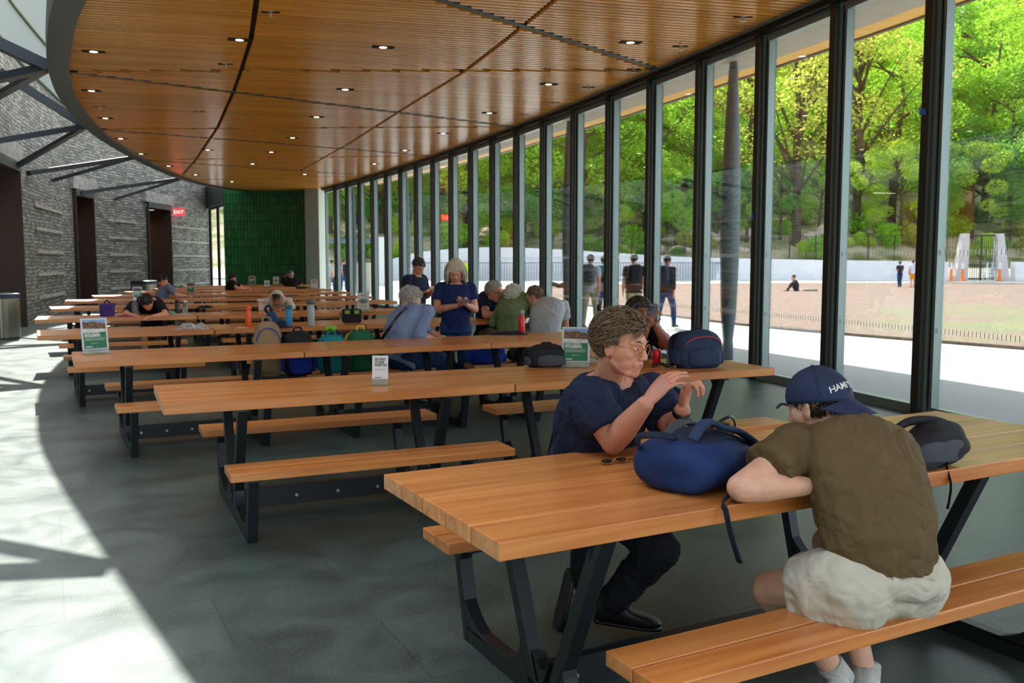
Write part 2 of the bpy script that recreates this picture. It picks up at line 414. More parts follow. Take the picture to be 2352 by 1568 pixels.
# glazing bays
M_mull = mat('mullion_dark', rgb(56, 58, 54), .4, .3)
M_dash = mat('frosted_marks', rgb(235, 238, 235), .6)
win = 0
for k in range(-10, 18):
    n, t = fac_n(k); a = ND[k]; b = ND[k+1]; tt = (b-a).normalized(); nn = V((tt.y, -tt.x, 0)); win += 1
    w = thing('window_%d' % win, None, None, a, 0, kind='structure')
    f = MB()
    f.beam(a+V((0, 0, .05)), b+V((0, 0, .05)), .10, .10); f.beam(a+V((0, 0, 4.36)), b+V((0, 0, 4.36)), .10, .10)
    for e, s in ((a, 1), (b, -1)): 
        c = e+tt*s*.115; f.beam(c+V((0, 0, .02)), c+V((0, 0, 4.38)), .07, .09, up=nn)
    f.build('frame', M_alu, w)
    m = MB()
    for e, s in ((a, 1), (b, -1)): m.box(e+tt*s*.105-nn*.005+V((0, 0, 2.22)), (.010, .103, 4.30), look(nn))
    m.build('gasket', M_dark, w)
    m = MB(); m.box(a+V((0, 0, 2.22)), (.10, .25, 4.42), look(nn)); m.build('mullion', M_mull, w)
    m = MB()
    for s in (-1, 1): m.box(a+tt*s*.064+nn*.01+V((0, 0, 2.22)), (.028, .17, 4.42), look(nn))
    m.build('mullion_cover', M_alu, w)
    g = MB(); g.beam(a+tt*.1+V((0, 0, 2.2)), b-tt*.1+V((0, 0, 2.2)), .012, 4.25); g.build('glass_pane', M_glass, w)
    if -4 <= k <= 6:
        d = MB(); q = .15
        while q < 1.36:
            for z0 in (1.62, .86): d.box(a+tt*q-nn*.012+V((0, 0, z0)), (.008, .002, .055), look(nn))
            q += .05
        d.build('warning_marks', M_dash, w)
# far end of the glass: pale jamb wall and the green tiled wall
def uvwall(name, pts, z0, z1, m, th=.3, uvs=1.0, kind='structure'):
    me = bpy.data.meshes.new(name); vs = []; fs = []; uv = []; s = 0; S = [0]
    for i in range(1, len(pts)): s += (pts[i]-pts[i-1]).length; S.append(s)
    for p in pts: vs += [(p.x, p.y, z0), (p.x, p.y, z1)]
    off = path_off(pts, -th)
    for p in off: vs += [(p.x, p.y, z0), (p.x, p.y, z1)]
    n = len(pts)
    for i in range(n-1):
        fs.append((2*i, 2*i+2, 2*i+3, 2*i+1)); uv += [(S[i], z0), (S[i+1], z0), (S[i+1], z1), (S[i], z1)]
        o = 2*n; fs.append((o+2*i, o+2*i+1, o+2*i+3, o+2*i+2)); uv += [(S[i], z0), (S[i], z1), (S[i+1], z1), (S[i+1], z0)]
        fs.append((2*i, 2*n+2*i, 2*n+2*i+2, 2*i+2)); uv += [(S[i], 0), (S[i], -th), (S[i+1], -th), (S[i+1], 0)]
        fs.append((2*i+1, 2*i+3, 2*n+2*i+3, 2*n+2*i+1)); uv += [(S[i], z1), (S[i+1], z1), (S[i+1], z1+th), (S[i], z1+th)]
    for i in (0, n-1):
        fs.append((2*i, 2*i+1, 2*n+2*i+1, 2*n+2*i)); uv += [(0, z0), (0, z1), (th, z1), (th, z0)]
    me.from_pydata(vs, [], fs); l = me.uv_layers.new(name='wall')
    for i, u in enumerate(uv): l.data[i].uv = (u[0]*uvs, u[1]*uvs)
    me.materials.append(m); o = bpy.data.objects.new(name, me); COL.objects.link(o); return tag(o, kind=kind)
GW = [V((-12.0, 38.3, 0)), V((-10.2, 38.4, 0)), V((-8.35, 38.3, 0))]
uvwall('wall_back', GW[::-1][::-1], 0, 5.2, M_tile, -.4)
j = MB(); j.box((-8.1, 37.6, 2.5), (.55, 1.3, 5.0)); tag(j.build('wall_jamb', mat('pale_jamb', rgb(150, 160, 150), .6)), kind='structure')

# stone wall with three deep portals
WALL = smooth_poly([(2, -8.5), (-4, -7.5), (-7.2, -3.5), (-8.3, 2), (-8.9, 8), (-9.7, 14), (-10.77, 19), (-11.9, 22.2), (-13.2, 26.3), (-13.9, 28.8), (-14.15, 32), (-14.1, 35), (-14.05, 38), (-14.0, 42.5)], 6)
def wall_at(q):   # q: length along wall
    s = 0
    for i in range(1, len(WALL)):
        l = (WALL[i]-WALL[i-1]).length
        if s+l >= q: return WALL[i-1].lerp(WALL[i], (q-s)/l), (WALL[i]-WALL[i-1]).normalized()
        s += l
    return WALL[-1], (WALL[-1]-WALL[-2]).normalized()
def wall_q(y):
    s = 0
    for i in range(1, len(WALL)):
        l = (WALL[i]-WALL[i-1]).length
        if WALL[i].y >= y and WALL[i-1].y < y and i > 12: return s+l*(y-WALL[i-1].y)/(WALL[i].y-WALL[i-1].y)
        s += l
    return s
ZD = 3.86
def seg(q0, q1, z0, z1, nm='wall_left'):
    pts = []; q = q0
    while q < q1-.01: pts.append(wall_at(q)[0]); q += .5
    pts.append(wall_at(q1)[0]); pts = [V((p.x, p.y, 0)) for p in pts]
    o = uvwall(nm, pts, z0, z1, M_stone, .6)
    for l in o.data.uv_layers['wall'].data: l.uv = (l.uv[0]+q0, l.uv[1])
    return o
qa, qb, qc, qd, qe, qf = wall_q(17.8), wall_q(21.6), wall_q(29.0), wall_q(30.6), wall_q(35.2), wall_q(37.4)
QE = wall_q(42.3)
for a, b in ((0, qa), (qb, qc), (qd, qe), (qf, QE)): seg(a, b, 0, ZD)
seg(0, QE, ZD, 6.35)
uvwall('wall_left_upper', [V((p.x, p.y, 0)) for p in WALL], 6.35, 9.6, mat('pale_grey_render', rgb(112, 120, 118), .8), .5)
for z_ in (6.37, 7.6):
    l_ = MB(); l_.loft([[p+V((.0, 0, z_)), p+V((.06, 0, z_)), p+V((.06, 0, z_+.05)), p+V((0, 0, z_+.05))] for p in WALL]); tag(l_.build('trim_14', M_dark), kind='structure')
M_lint = mat('pale_lintel_stone', rgb(150, 146, 134), .8, noise_s=6, bump=.3)
M_portal = mat('portal_lining', rgb(52, 38, 30), .6)
M_orange = mat('warm_inner_wall', rgb(190, 110, 50), .7)
for i, (a, b) in enumerate(((qa, qb), (qc, qd), (qe, qf))):
    pa, ta = wall_at(a); pb, tb = wall_at(b); n = V((ta.y, -ta.x, 0)); n2 = V((tb.y, -tb.x, 0))
    l = MB(); l.beam(pa-ta*.25+n*.05+V((0, 0, ZD+.2)), pb+tb*.25+n2*.05+V((0, 0, ZD+.2)), .16, .40); tag(l.build('trim_8', M_lint), kind='structure')
    l = MB(); l.beam(pa+n*.07+V((0, 0, ZD-.1)), pb+n2*.07+V((0, 0, ZD-.1)), .10, .22); tag(l.build('trim_9', M_ring), kind='structure')
    l = MB()
    for p, t, nn in ((pa, ta, n), (pb, tb, n2)): l.box(p-nn*.75+V((0, 0, ZD/2-.1)), (.06, 1.7, ZD-.2), look(nn))
    l.beam(pa-n*.75+V((0, 0, ZD-.16)), pb-n2*.75+V((0, 0, ZD-.16)), 1.7, .05); tag(l.build('door_%d' % (i+1), M_portal), kind='structure')
    l = MB(); c = (pa+pb)/2-n*2.6; l.box(c+V((0, 0, 2)), (6, .1, 4.2), look(n)); tag(l.build('wall_inner', M_orange), kind='structure')
    l = MB(); l.box((pa+pb)/2-n*1.6+V((0, 0, 4.0)), (6, 2.2, .06), look(n)); tag(l.build('ceiling_inner', M_orange), kind='structure')
    ld = bpy.data.lights.new('corridor_lamp', 'AREA'); ld.energy = 14; ld.size = .6; ld.color = (1, .72, .42)
    lo = bpy.data.objects.new('corridor_lamp', ld); COL.objects.link(lo); lo.location = (pa+pb)/2-n*1.9+V((0, 0, 3.9))
# projecting stone ledges
for (a, b) in ((qb, qc), (qd, qe), (qf, QE), (2, qa)):
    ln = b-a
    for z in (.57, 1.17, 1.77, 2.37, 2.97):
        l = MB(); u0 = a+ln*.28 if ln < 9 else a+.6; u1 = a+ln*.82 if ln < 9 else b-.6
        if a == qf: u0 = a+.2; u1 = b-.2
        q = u0
        rings = []
        while q <= u1:
            p, t = wall_at(q); n = V((t.y, -t.x, 0)); rings.append([p-n*.05+V((0, 0, z)), p+n*.05+V((0, 0, z)), p+n*.04+V((0, 0, z+.09)), p-n*.05+V((0, 0, z+.09))]); q += .4
        l.loft(rings); tag(l.build('trim_10', M_lint), kind='structure')
# glass slot between stone wall and green wall
g = thing('door_4', None, None, (-12.9, 41, 0), 0, kind='structure')
A = V((-13.9, 42.0, 0)); B = V((-12.0, 38.4, 0))
f = MB()
for z in (.05, 3.95): f.beam(A+V((0, 0, z)), B+V((0, 0, z)), .1, .1)
for tt_ in (0, .5, 1): p = A.lerp(B, tt_); f.beam(p+V((0, 0, 0)), p+V((0, 0, 4.0)), .1, .1, up=V((1, 0, 0)))
f.build('frame', M_dark, g); q = MB(); q.beam(A+V((0, 0, 2)), B+V((0, 0, 2)), .012, 3.9); q.build('glass_pane', M_glass, g)
q = MB(); q.beam(A+V((0, 0, 4.5)), B+V((0, 0, 4.5)), .3, 1.0); tag(q.build('trim_11', M_ring), kind='structure')

# steel arms from the ring beam to the stone wall
M_steel = mat('dark_steel_arm', rgb(48, 54, 58), .45, .3)
arms = []
for (rx, ry), (lo1, lo2, hi) in zip([(-3.4, 7.7), (-7.2, 14.4), (-9.48, 20.5), (-10.9, 26.5), (-11.85, 33.0)],
        [(( -8.7, 6.5, 3.9), (-9.2, 10.0, 3.9), (-8.6, 5, 5.7)), ((-9.75, 14.2, 3.95), (-10.3, 16.6, 3.95), (-9.6, 13.4, 5.7)), ((-10.9, 19.3, 4.05), (-11.6, 21.3, 3.7), (-11.0, 19.9, 5.6)), ((-12.1, 22.9, 3.75), (-13.1, 26.1, 3.85), (-12.6, 24.6, 5.5)), ((-13.9, 29.4, 3.75), (-14.1, 32.4, 3.75), (-13.9, 30.4, 5.4))]):
    r = V((rx, ry, HC+.05))
    for e, w in ((lo1, .20), (lo2, .14), (hi, .30)):
        if w == .30 and (ry < 10 or ry > 25): continue
        l = MB(); l.beam(r, V(e), w, w*.55); tag(l.build('trim_12', M_steel), kind='structure')
# ---------------------------------------------------------------- picnic tables
M_top = wood('table_timber', rgb(184, 108, 50), rgb(222, 150, 82), .3, 0, .8, .12, .25)
M_leg = mat('table_steel', rgb(38, 44, 48), .4, .35)
M_bolt = mat('zinc_bolt', rgb(190, 190, 190), .3, .9)
def plank(mb, x0, x1, y0, y1, z0, z1):
    mb.box(((x0+x1)/2, (y0+y1)/2, (z0+z1)/2), (x1-x0, y1-y0, z1-z0))
def bezier(a, c, b, n=7):
    return [a.lerp(c, t).lerp(c.lerp(b, t), t) for t in [i/n for i in range(n+1)]]
def frame_mesh(u, dp=.055):
    f = MB()
    def bar(p, q, w): f.beam(V((u, p[0], p[1])), V((u, q[0], q[1])), dp, w, up=V((0, q[1]-p[1], -(q[0]-p[0]))))
    def gus(p, a, b, r1, r2):
        p = V((0, p[0], p[1])); a = V((0, a[0]-p.y, a[1]-p.z)).normalized()*r1; b = V((0, b[0]-p.y, b[1]-p.z)).normalized()*r2
        pts = [p]+bezier(p+a, p, p+b); pts = [V((u, q.y, q.z)) for q in [p]+bezier(p+a, (p*.72+(p+a)*.14+(p+b)*.14), p+b)]
        f.prism(pts, (-dp/2, 0, 0), (dp/2, 0, 0))
    bar((-.60, .035), (.60, .035), .07)
    for s in (-1, 1):
        bar((s*.60, .0), (s*.70, .372), .05); bar((s*.06, .05), (s*.36, .71), .055)
        gus((s*.60, .05), (s*.69, .37), (0, .05), .16, .22); gus((s*.09, .07), (s*.36, .71), (s*.6, .07), .16, .2)
        bar((s*.56, .378), (s*.80, .378), .012); bar((s*.24, .7), (s*.42, .7), .02)
        gus((s*.355, .695), (s*.06, .05), (s*.05, .695), .15, .12); gus((s*.69, .37), (s*.6, 0), (s*.5, .37), .1, .1)
    gus((0, .05), (.3, .7), (-.3, .7), .13, .13)
    return f
TABLES = {}
def make_table(L, W, b0, b1, f0, f1, label, loc, rz):
    t = thing('picnic_table', label, 'picnic table', loc, rz, 'picnic tables in rows across the hall')
    tp = MB(); n = 5; g = .008; w = (W-(n-1)*g)/n
    for i in range(n): y = -W/2+i*(w+g); plank(tp, .004, L-.004, y, y+w, .705, .76)
    tp.build('tabletop', M_top, t, bevel=.004, local=True)
    for s in (-1, 1):
        b = MB(); plank(b, b0, b1, *sorted((s*.548, s*.674)), .385, .43); plank(b, b0, b1, *sorted((s*.682, s*.808)), .385, .43)
        b.build('bench', M_top, t, bevel=.004, local=True)
    for u in (f0, f1): frame_mesh(u).build('frame', M_leg, t, bevel=.003, local=True)
    bm_ = MB(); plank(bm_, f0, f1, -.02, .02, .035, .15); bo = bm_.build('floor_beam', M_leg, t, local=True)
    q = f0+.1
    while q < f1: 
        bt = MB(); bt.tube([(q, -.018, .09), (q, -.034, .09)], .011, 6); bt.build('bolt', M_bolt, bo, local=True)
        q += (f1-f0-.2)/4-1e-4
    return t
def dup_table(src, label, loc, rz):
    c = copy_tree(src); c.location = loc; c.rotation_euler = (0, 0, rz); c['label'] = label; return c
# nearest table, the longest
make_table(3.025, .917, .297, 2.45, .426, 2.22, 'long picnic table nearest the camera, with blue backpack and folded glasses on it', (-.2547, 2.825, 0), .488)
t2 = make_table(2.089, .879, .297, 1.92, .426, 1.66, 'picnic table carrying the small white feedback sign, left half of the second row', (-2.062, 5.217, 0), .4296)
def row(x, y, a, L, src, labels, skip=0):
    out = []
    for i, lb in enumerate(labels): out.append(dup_table(src, lb, (x+math.cos(a)*L*i, y+math.sin(a)*L*i, 0), a))
    return out
dup_table(t2, 'picnic table under the large green programme sign and navy rucksack, right half of second row', (-2.062+2.089*math.cos(.4296), 5.217+2.089*math.sin(.4296), 0), .4296)
t3 = make_table(1.798, .879, .27, 1.63, .40, 1.42, 'picnic table at left end of the third row with a green leaflet stand', (-3.596, 7.368, 0), .474)
def rest(n, x, y, a, L, src, first, labels):
    for i, lb in enumerate(labels):
        if i == 0 and first: continue
        dup_table(src, lb, (x+math.cos(a)*L*i, y+math.sin(a)*L*i, 0), a)
rest(3, -3.596, 7.368, .474, 1.798, t3, True, ['', 'picnic table in the third row in front of the five school backpacks', 'picnic table in the third row holding the red bottle and dark folded cloth'])
def rowfl(flx, fly, a, n, L, labels):
    cx = flx-math.sin(a)*.44; cy = fly+math.cos(a)*.44
    for i in range(n): dup_table(t3 if L < 2 else t2, labels[i], (cx+math.cos(a)*L*i, cy+math.sin(a)*L*i, 0), a)
rowfl(-5.0, 9.5, R(28.0), 3, 1.81, ['picnic table at left end of fourth row with a crumpled patterned cloth', 'picnic table of fourth row holding the orange bottle, grey bottle and lunch bags', 'picnic table of fourth row where the four older friends lean in'])
rowfl(-6.45, 12.2, R(25.0), 3, 2.1, ['picnic table of fifth row where the boy in black rests his arms', 'picnic table of fifth row in front of the child in the pale hooded jacket', 'picnic table at window end of fifth row behind the standing woman'])
rowfl(-7.7, 15.1, R(29.0), 3, 2.05, ['left end picnic table of the sixth row with sunlit corner', 'middle picnic table of the sixth row with the white oval drawing sign', 'window end picnic table of the sixth row'])
rowfl(-8.9, 18.0, R(24.0), 3, 2.1, ['left end picnic table of the seventh row with sunlit tip', 'middle picnic table of the seventh row', 'window end picnic table of the seventh row'])
rowfl(-9.5, 20.6, R(29.0), 3, 2.0, ['left end picnic table of the eighth row by the man in grey blue shirt', 'middle picnic table of the eighth row', 'window end picnic table of the eighth row'])
rowfl(-9.9, 23.4, R(31.0), 3, 1.85, ['left end picnic table of the ninth row with a green sign', 'middle picnic table of the ninth row', 'window end picnic table of the ninth row'])
rowfl(-10.2, 26.2, R(33.0), 2, 2.0, ['left picnic table of the tenth row near the green tiled wall', 'right picnic table of the tenth row near the green tiled wall'])
rowfl(-10.4, 29.2, R(33.0), 2, 2.0, ['left picnic table of the farthest row by the green tiled wall', 'right picnic table of the farthest row where the two far diners sit'])
# ---------------------------------------------------------------- people
def cat4(P, t):
    n = len(P)-1; x = min(max(t, 0), .99999)*n; i = int(x); u = x-i
    a = P[max(i-1, 0)]; b = P[i]; c = P[i+1]; d = P[min(i+2, n)]
    return .5*((2*b)+(c-a)*u+(2*a-5*b+4*c-d)*u*u+(3*b-a-3*c+d)*u**3)
def lerp_tab(T, t):
    for i in range(1, len(T)):
        if t <= T[i][0]:
            u = (t-T[i-1][0])/(T[i][0]-T[i-1][0]); return [a+(b-a)*u for a, b in zip(T[i-1][1:], T[i][1:])]
    return T[-1][1:]
TORSO = [(0, .10, .09), (.06, .150, .115), (.16, .172, .125), (.4, .148, .108), (.62, .160, .118), (.8, .178, .118), (.9, .172, .10), (.96, .12, .082), (1, .062, .062)]
def skin_mat(name, c):
    return mat(name, c, .5, sub=.12, noise_s=14, noise_a=.10, bump=.08, bump_s=220)
def cloth_mat(name, c, na=.12, bs=6.5, b=.55): 
    m = mat(name, c, .85, spec=.25, noise_s=5, noise_a=na, bump=b, bump_s=bs)
    nt = m.node_tree; bp = [x for x in nt.nodes if x.type == 'BUMP'][0]; bp.inputs['Distance'].default_value = .05; nz = bp.inputs['Height'].links[0].from_node; nz.inputs['Distortion'].default_value = 1.6; nz.inputs['Detail'].default_value = 2
    return m
SK_L = skin_mat('skin_fair', rgb(214, 150, 122)); SK_P = skin_mat('skin_pale', rgb(222, 172, 144)); SK_B = skin_mat('skin_brown', rgb(158, 104, 76)); SK_R = skin_mat('skin_ruddy', rgb(204, 142, 116))
M_eyew = mat('eye_white', rgb(235, 230, 225), .2); M_iris = mat('iris', rgb(50, 60, 60), .15); M_lip = mat('lip_skin', rgb(176, 92, 82), .45)
M_brow = mat('eyebrow_hair', rgb(96, 74, 52), .8)

def hand_prims(mb, wr, d, n, s, k=1.0, curl=(.3, .5, .35), fan=.06, thumb=(.75, .5), fing=None):
    """wr wrist, d direction of fingers, n palm normal (side fingers close to), s=+1 thumb on the d x n side"""
    d = d.normalized(); n = (n-d*n.dot(d)).normalized(); t = d.cross(n)*s
    rings = []
    for q, w, h in ((-.02, .027, .021), (.0, .028, .019), (.03, .036, .017), (.06, .041, .015), (.088, .041, .013), (.100, .034, .009)):
        c = wr+d*q*k; rings.append([c+t*(math.cos(a)*w*k)+n*(math.sin(a)*h*k) for a in [2*math.pi*i/14 for i in range(14)]])
    mb.loft(rings)
    Ls = (.046, .051, .047, .036)
    for i in range(4):
        off = (.029-.0195*i)*k; base = wr+d*(.090-(.006 if i in (0,) else 0)-(.012 if i == 3 else 0))*k+t*off
        cu = fing[i] if fing else curl; fa = (1.5-i)*fan
        dd = (d*math.cos(fa)+t*math.sin(fa)).normalized(); p = base; a = 0; r = .0098*k if i < 3 else .0085*k
        for j, l in enumerate((Ls[i], Ls[i]*.62, Ls[i]*.5)):
            a += cu[j]; v = dd*math.cos(a)+n*math.sin(a); q = p+v*l*k; mb.cap_(p, q, r, r*.9, 8); p = q; r *= .9
    b = wr+d*.022*k+t*.024*k+n*.006*k; sp, cu = thumb
    v = (d*math.cos(sp)+t*math.sin(sp)+n*.25).normalized(); p1 = b+v*.042*k; mb.cap_(b, p1, .0155*k, .0125*k, 9)
    v = (v+(d*.9-t*.3)*cu*.5+n*cu*.35).normalized(); p2 = p1+v*.034*k; mb.cap_(p1, p2, .0118*k, .0105*k, 9)
    v = (v+(d*.7-t*.3)*cu*.5+n*cu*.3).normalized(); mb.cap_(p2, p2+v*.026*k, .0105*k, .009*k, 9)

def head_prims(mb, H, k, fine=True, jaw=1.0, nose=1.0):
    c, M = H
    P = lambda x, y, z: c+M@V((x*k, y*k, z*k))
    E = lambda p, r, rot=None, sg=20, rg=14: mb.ell(P(*p), tuple(q*k for q in r), (M@rot if rot is not None else M), sg, rg)
    C = lambda a, b, ra, rb: mb.cap_(P(*a), P(*b), ra*k, rb*k, 12)
    E((0, -.014, .034), (.076, .098, .086)); E((0, .030, .022), (.066, .062, .062))
    E((0, .026, -.030), (.060*jaw, .060, .072)); E((0, .030, -.070), (.052*jaw, .052, .040)); E((0, .066, -.094), (.027*jaw, .022, .020))
    C((-.045*jaw, .006, -.056), (-.027*jaw, .055, -.090), .020, .018); C((.045*jaw, .006, -.056), (.027*jaw, .055, -.090), .020, .018)
    for s in (-1, 1):
        E((s*.033, .050, -.026), (.030, .030, .030)); E((s*.033, .042, -.054), (.028, .036, .036)); E((s*.050, .024, -.014), (.024, .044, .046)); E((s*.024, .068, -.046), (.018, .018, .022)); C((s*.014, .088, .026), (s*.048, .072, .027), .011, .009)
        E((s*.030, .074, .004), (.0155, .012, .0125))            # closed lid volume round the eye
        E((s*.077, -.008, -.008), (.008, .019, .032), Matrix.Rotation(s*.35, 3, 'Z')); E((s*.082, -.016, .006), (.007, .014, .018), Matrix.Rotation(s*.5, 3, 'Z'))
        E((s*.012, .098, -.034), (.0085, .010, .0075))
    C((0, .084, .016), (0, .106*nose, -.026), .0095, .0125); E((0, .108*nose, -.030), (.011, .010, .009))
    E((0, .080, -.058), (.030, .018, .020)); E((0, .091, -.052), (.021, .008, .005)); E((0, .089, -.063), (.019, .008, .0055)); E((0, .076, -.078), (.026, .016, .014))

def head_frame(c, face, up=V((0, 0, 1))):
    return (V(c), look(V(face), V(up)))

def hair_mesh(H, k, kind, seed=1, n=260, length=.05, rad=.0055, zmax=9, comb=(0, -1, -.2), lift=.3, curl=.2, line=.045, back=-.09, vol=1.0, part=0):
    c, M = H; rnd = random.Random(seed); mb = MB()
    base = MB(); base.ell((0, -.018, .040), (.079*vol, .100*vol, .088*vol), None, 28, 20)
    pts = base.v
    def ok(p, tol=0):
        # keep the scalp: above the hairline in front, down to the nape behind
        fy = (p.y+.118)/.2; lim = back+(line-back)*max(0, min(1, (fy-.25)/.55))**1.4
        if abs(p.x) > .06 and -.035 < p.y < .03: lim = min(lim, -.012)+ (0.02 if p.y > -.03 else 0)
        return p.z > lim+tol
    vs = []
    for p in pts:
        q = V((p.x, p.y, min(p.z, zmax+.06)))*(1+.035*noise.noise(p*38+V((seed, 0, 0))))
        if not ok(p): q = V((p.x*.80, p.y*.84-.01, p.z*.84))
        vs.append(c+M@(q*k))
    mb.add(vs, base.f)
    cm = V(comb).normalized()
    for i in range(n):
        for _ in range(30):
            z = rnd.uniform(-1, 1); a = rnd.uniform(0, 2*math.pi); r = math.sqrt(1-z*z); u = V((r*math.cos(a), r*math.sin(a), z))
            p = V((u.x*.079*vol, u.y*.100*vol-.018, u.z*.088*vol+.040))
            if ok(p, .004) and p.z < zmax: break
        nn = V((u.x/.079, u.y/.1, u.z/.088)).normalized(); cc = V(cm)
        if part: cc = cc+V((part*(1 if p.x > -.02 else -1.0)*.9, 0, -.1))
        if kind in ('long', 'bob'): cc = V(((1 if p.x > -.012 else -1)*max(.25, abs(p.x)*9) if p.y > -.02 else p.x*6, -.5 if p.y > 0 else -.1, -1.0))
        t = (cc-nn*cc.dot(nn)).normalized(); P0 = p*.985; path = [P0]; v = (t+nn*lift*rnd.uniform(.4, 1.3)).normalized()
        L_ = length*rnd.uniform(.6, 1.2); st = 5; j = V((rnd.uniform(-1, 1), rnd.uniform(-1, 1), rnd.uniform(-1, 1)))*curl; sd = nn.cross(t)*rnd.choice((-1, 1))*curl
        for s in range(st):
            v = (v+j*.35+sd*math.sin(s*1.4)*.8+V((0, 0, -.12 if kind not in ('curly', 'long', 'bob') else 0 if kind == 'curly' else -.55))).normalized(); q = path[-1]+v*(L_/st)
            if kind in ('long', 'bob'):
                e = V((q.x/.086, (q.y+.010)/.108, (q.z-.03)/.098))
                if e.length < 1.02: q = V((q.x*1.02/e.length, (q.y+.010)*1.02/e.length-.010, (q.z-.03)*1.02/e.length+.03))
                if q.y > .0 and q.z < .075 and abs(q.x) < .072: q.x = math.copysign(.072+rnd.random()*.012, q.x+.012 if abs(q.x) < .01 else q.x); q.y = min(q.y, .062)
                if q.z < -.03: q.x = math.copysign(max(abs(q.x), .052), q.x) if q.y > -.03 else q.x
            if kind not in ('long', 'bob'):       # stay close to the skull
                e = V((q.x/(.084*vol), (q.y+.018)/(.105*vol), (q.z-.04)/(.094*vol)))
                if e.length < 1: q = q*1.0+nn*.004
                elif e.length > 1.16: q = V((q.x*1.12/e.length, (q.y+.018)*1.12/e.length-.018, (q.z-.04)*1.12/e.length+.04))
            path.append(q)
        rr = [rad*f for f in (.8, 1.15, 1.1, .85, .5, .12)]
        mb.tube([c+M@(q*k) for q in path], [x*k for x in rr], 5, flat=.55)
    return mb

def limb(mb, a, b, ra, rb, mid=None): 
    a = V(a); b = V(b)
    if mid: m = a.lerp(b, mid[0]); mb.cap_(a, m, ra, mid[1], 14); mb.cap_(m, b, mid[1], rb, 14)
    else: mb.cap_(a, b, ra, rb, 14)

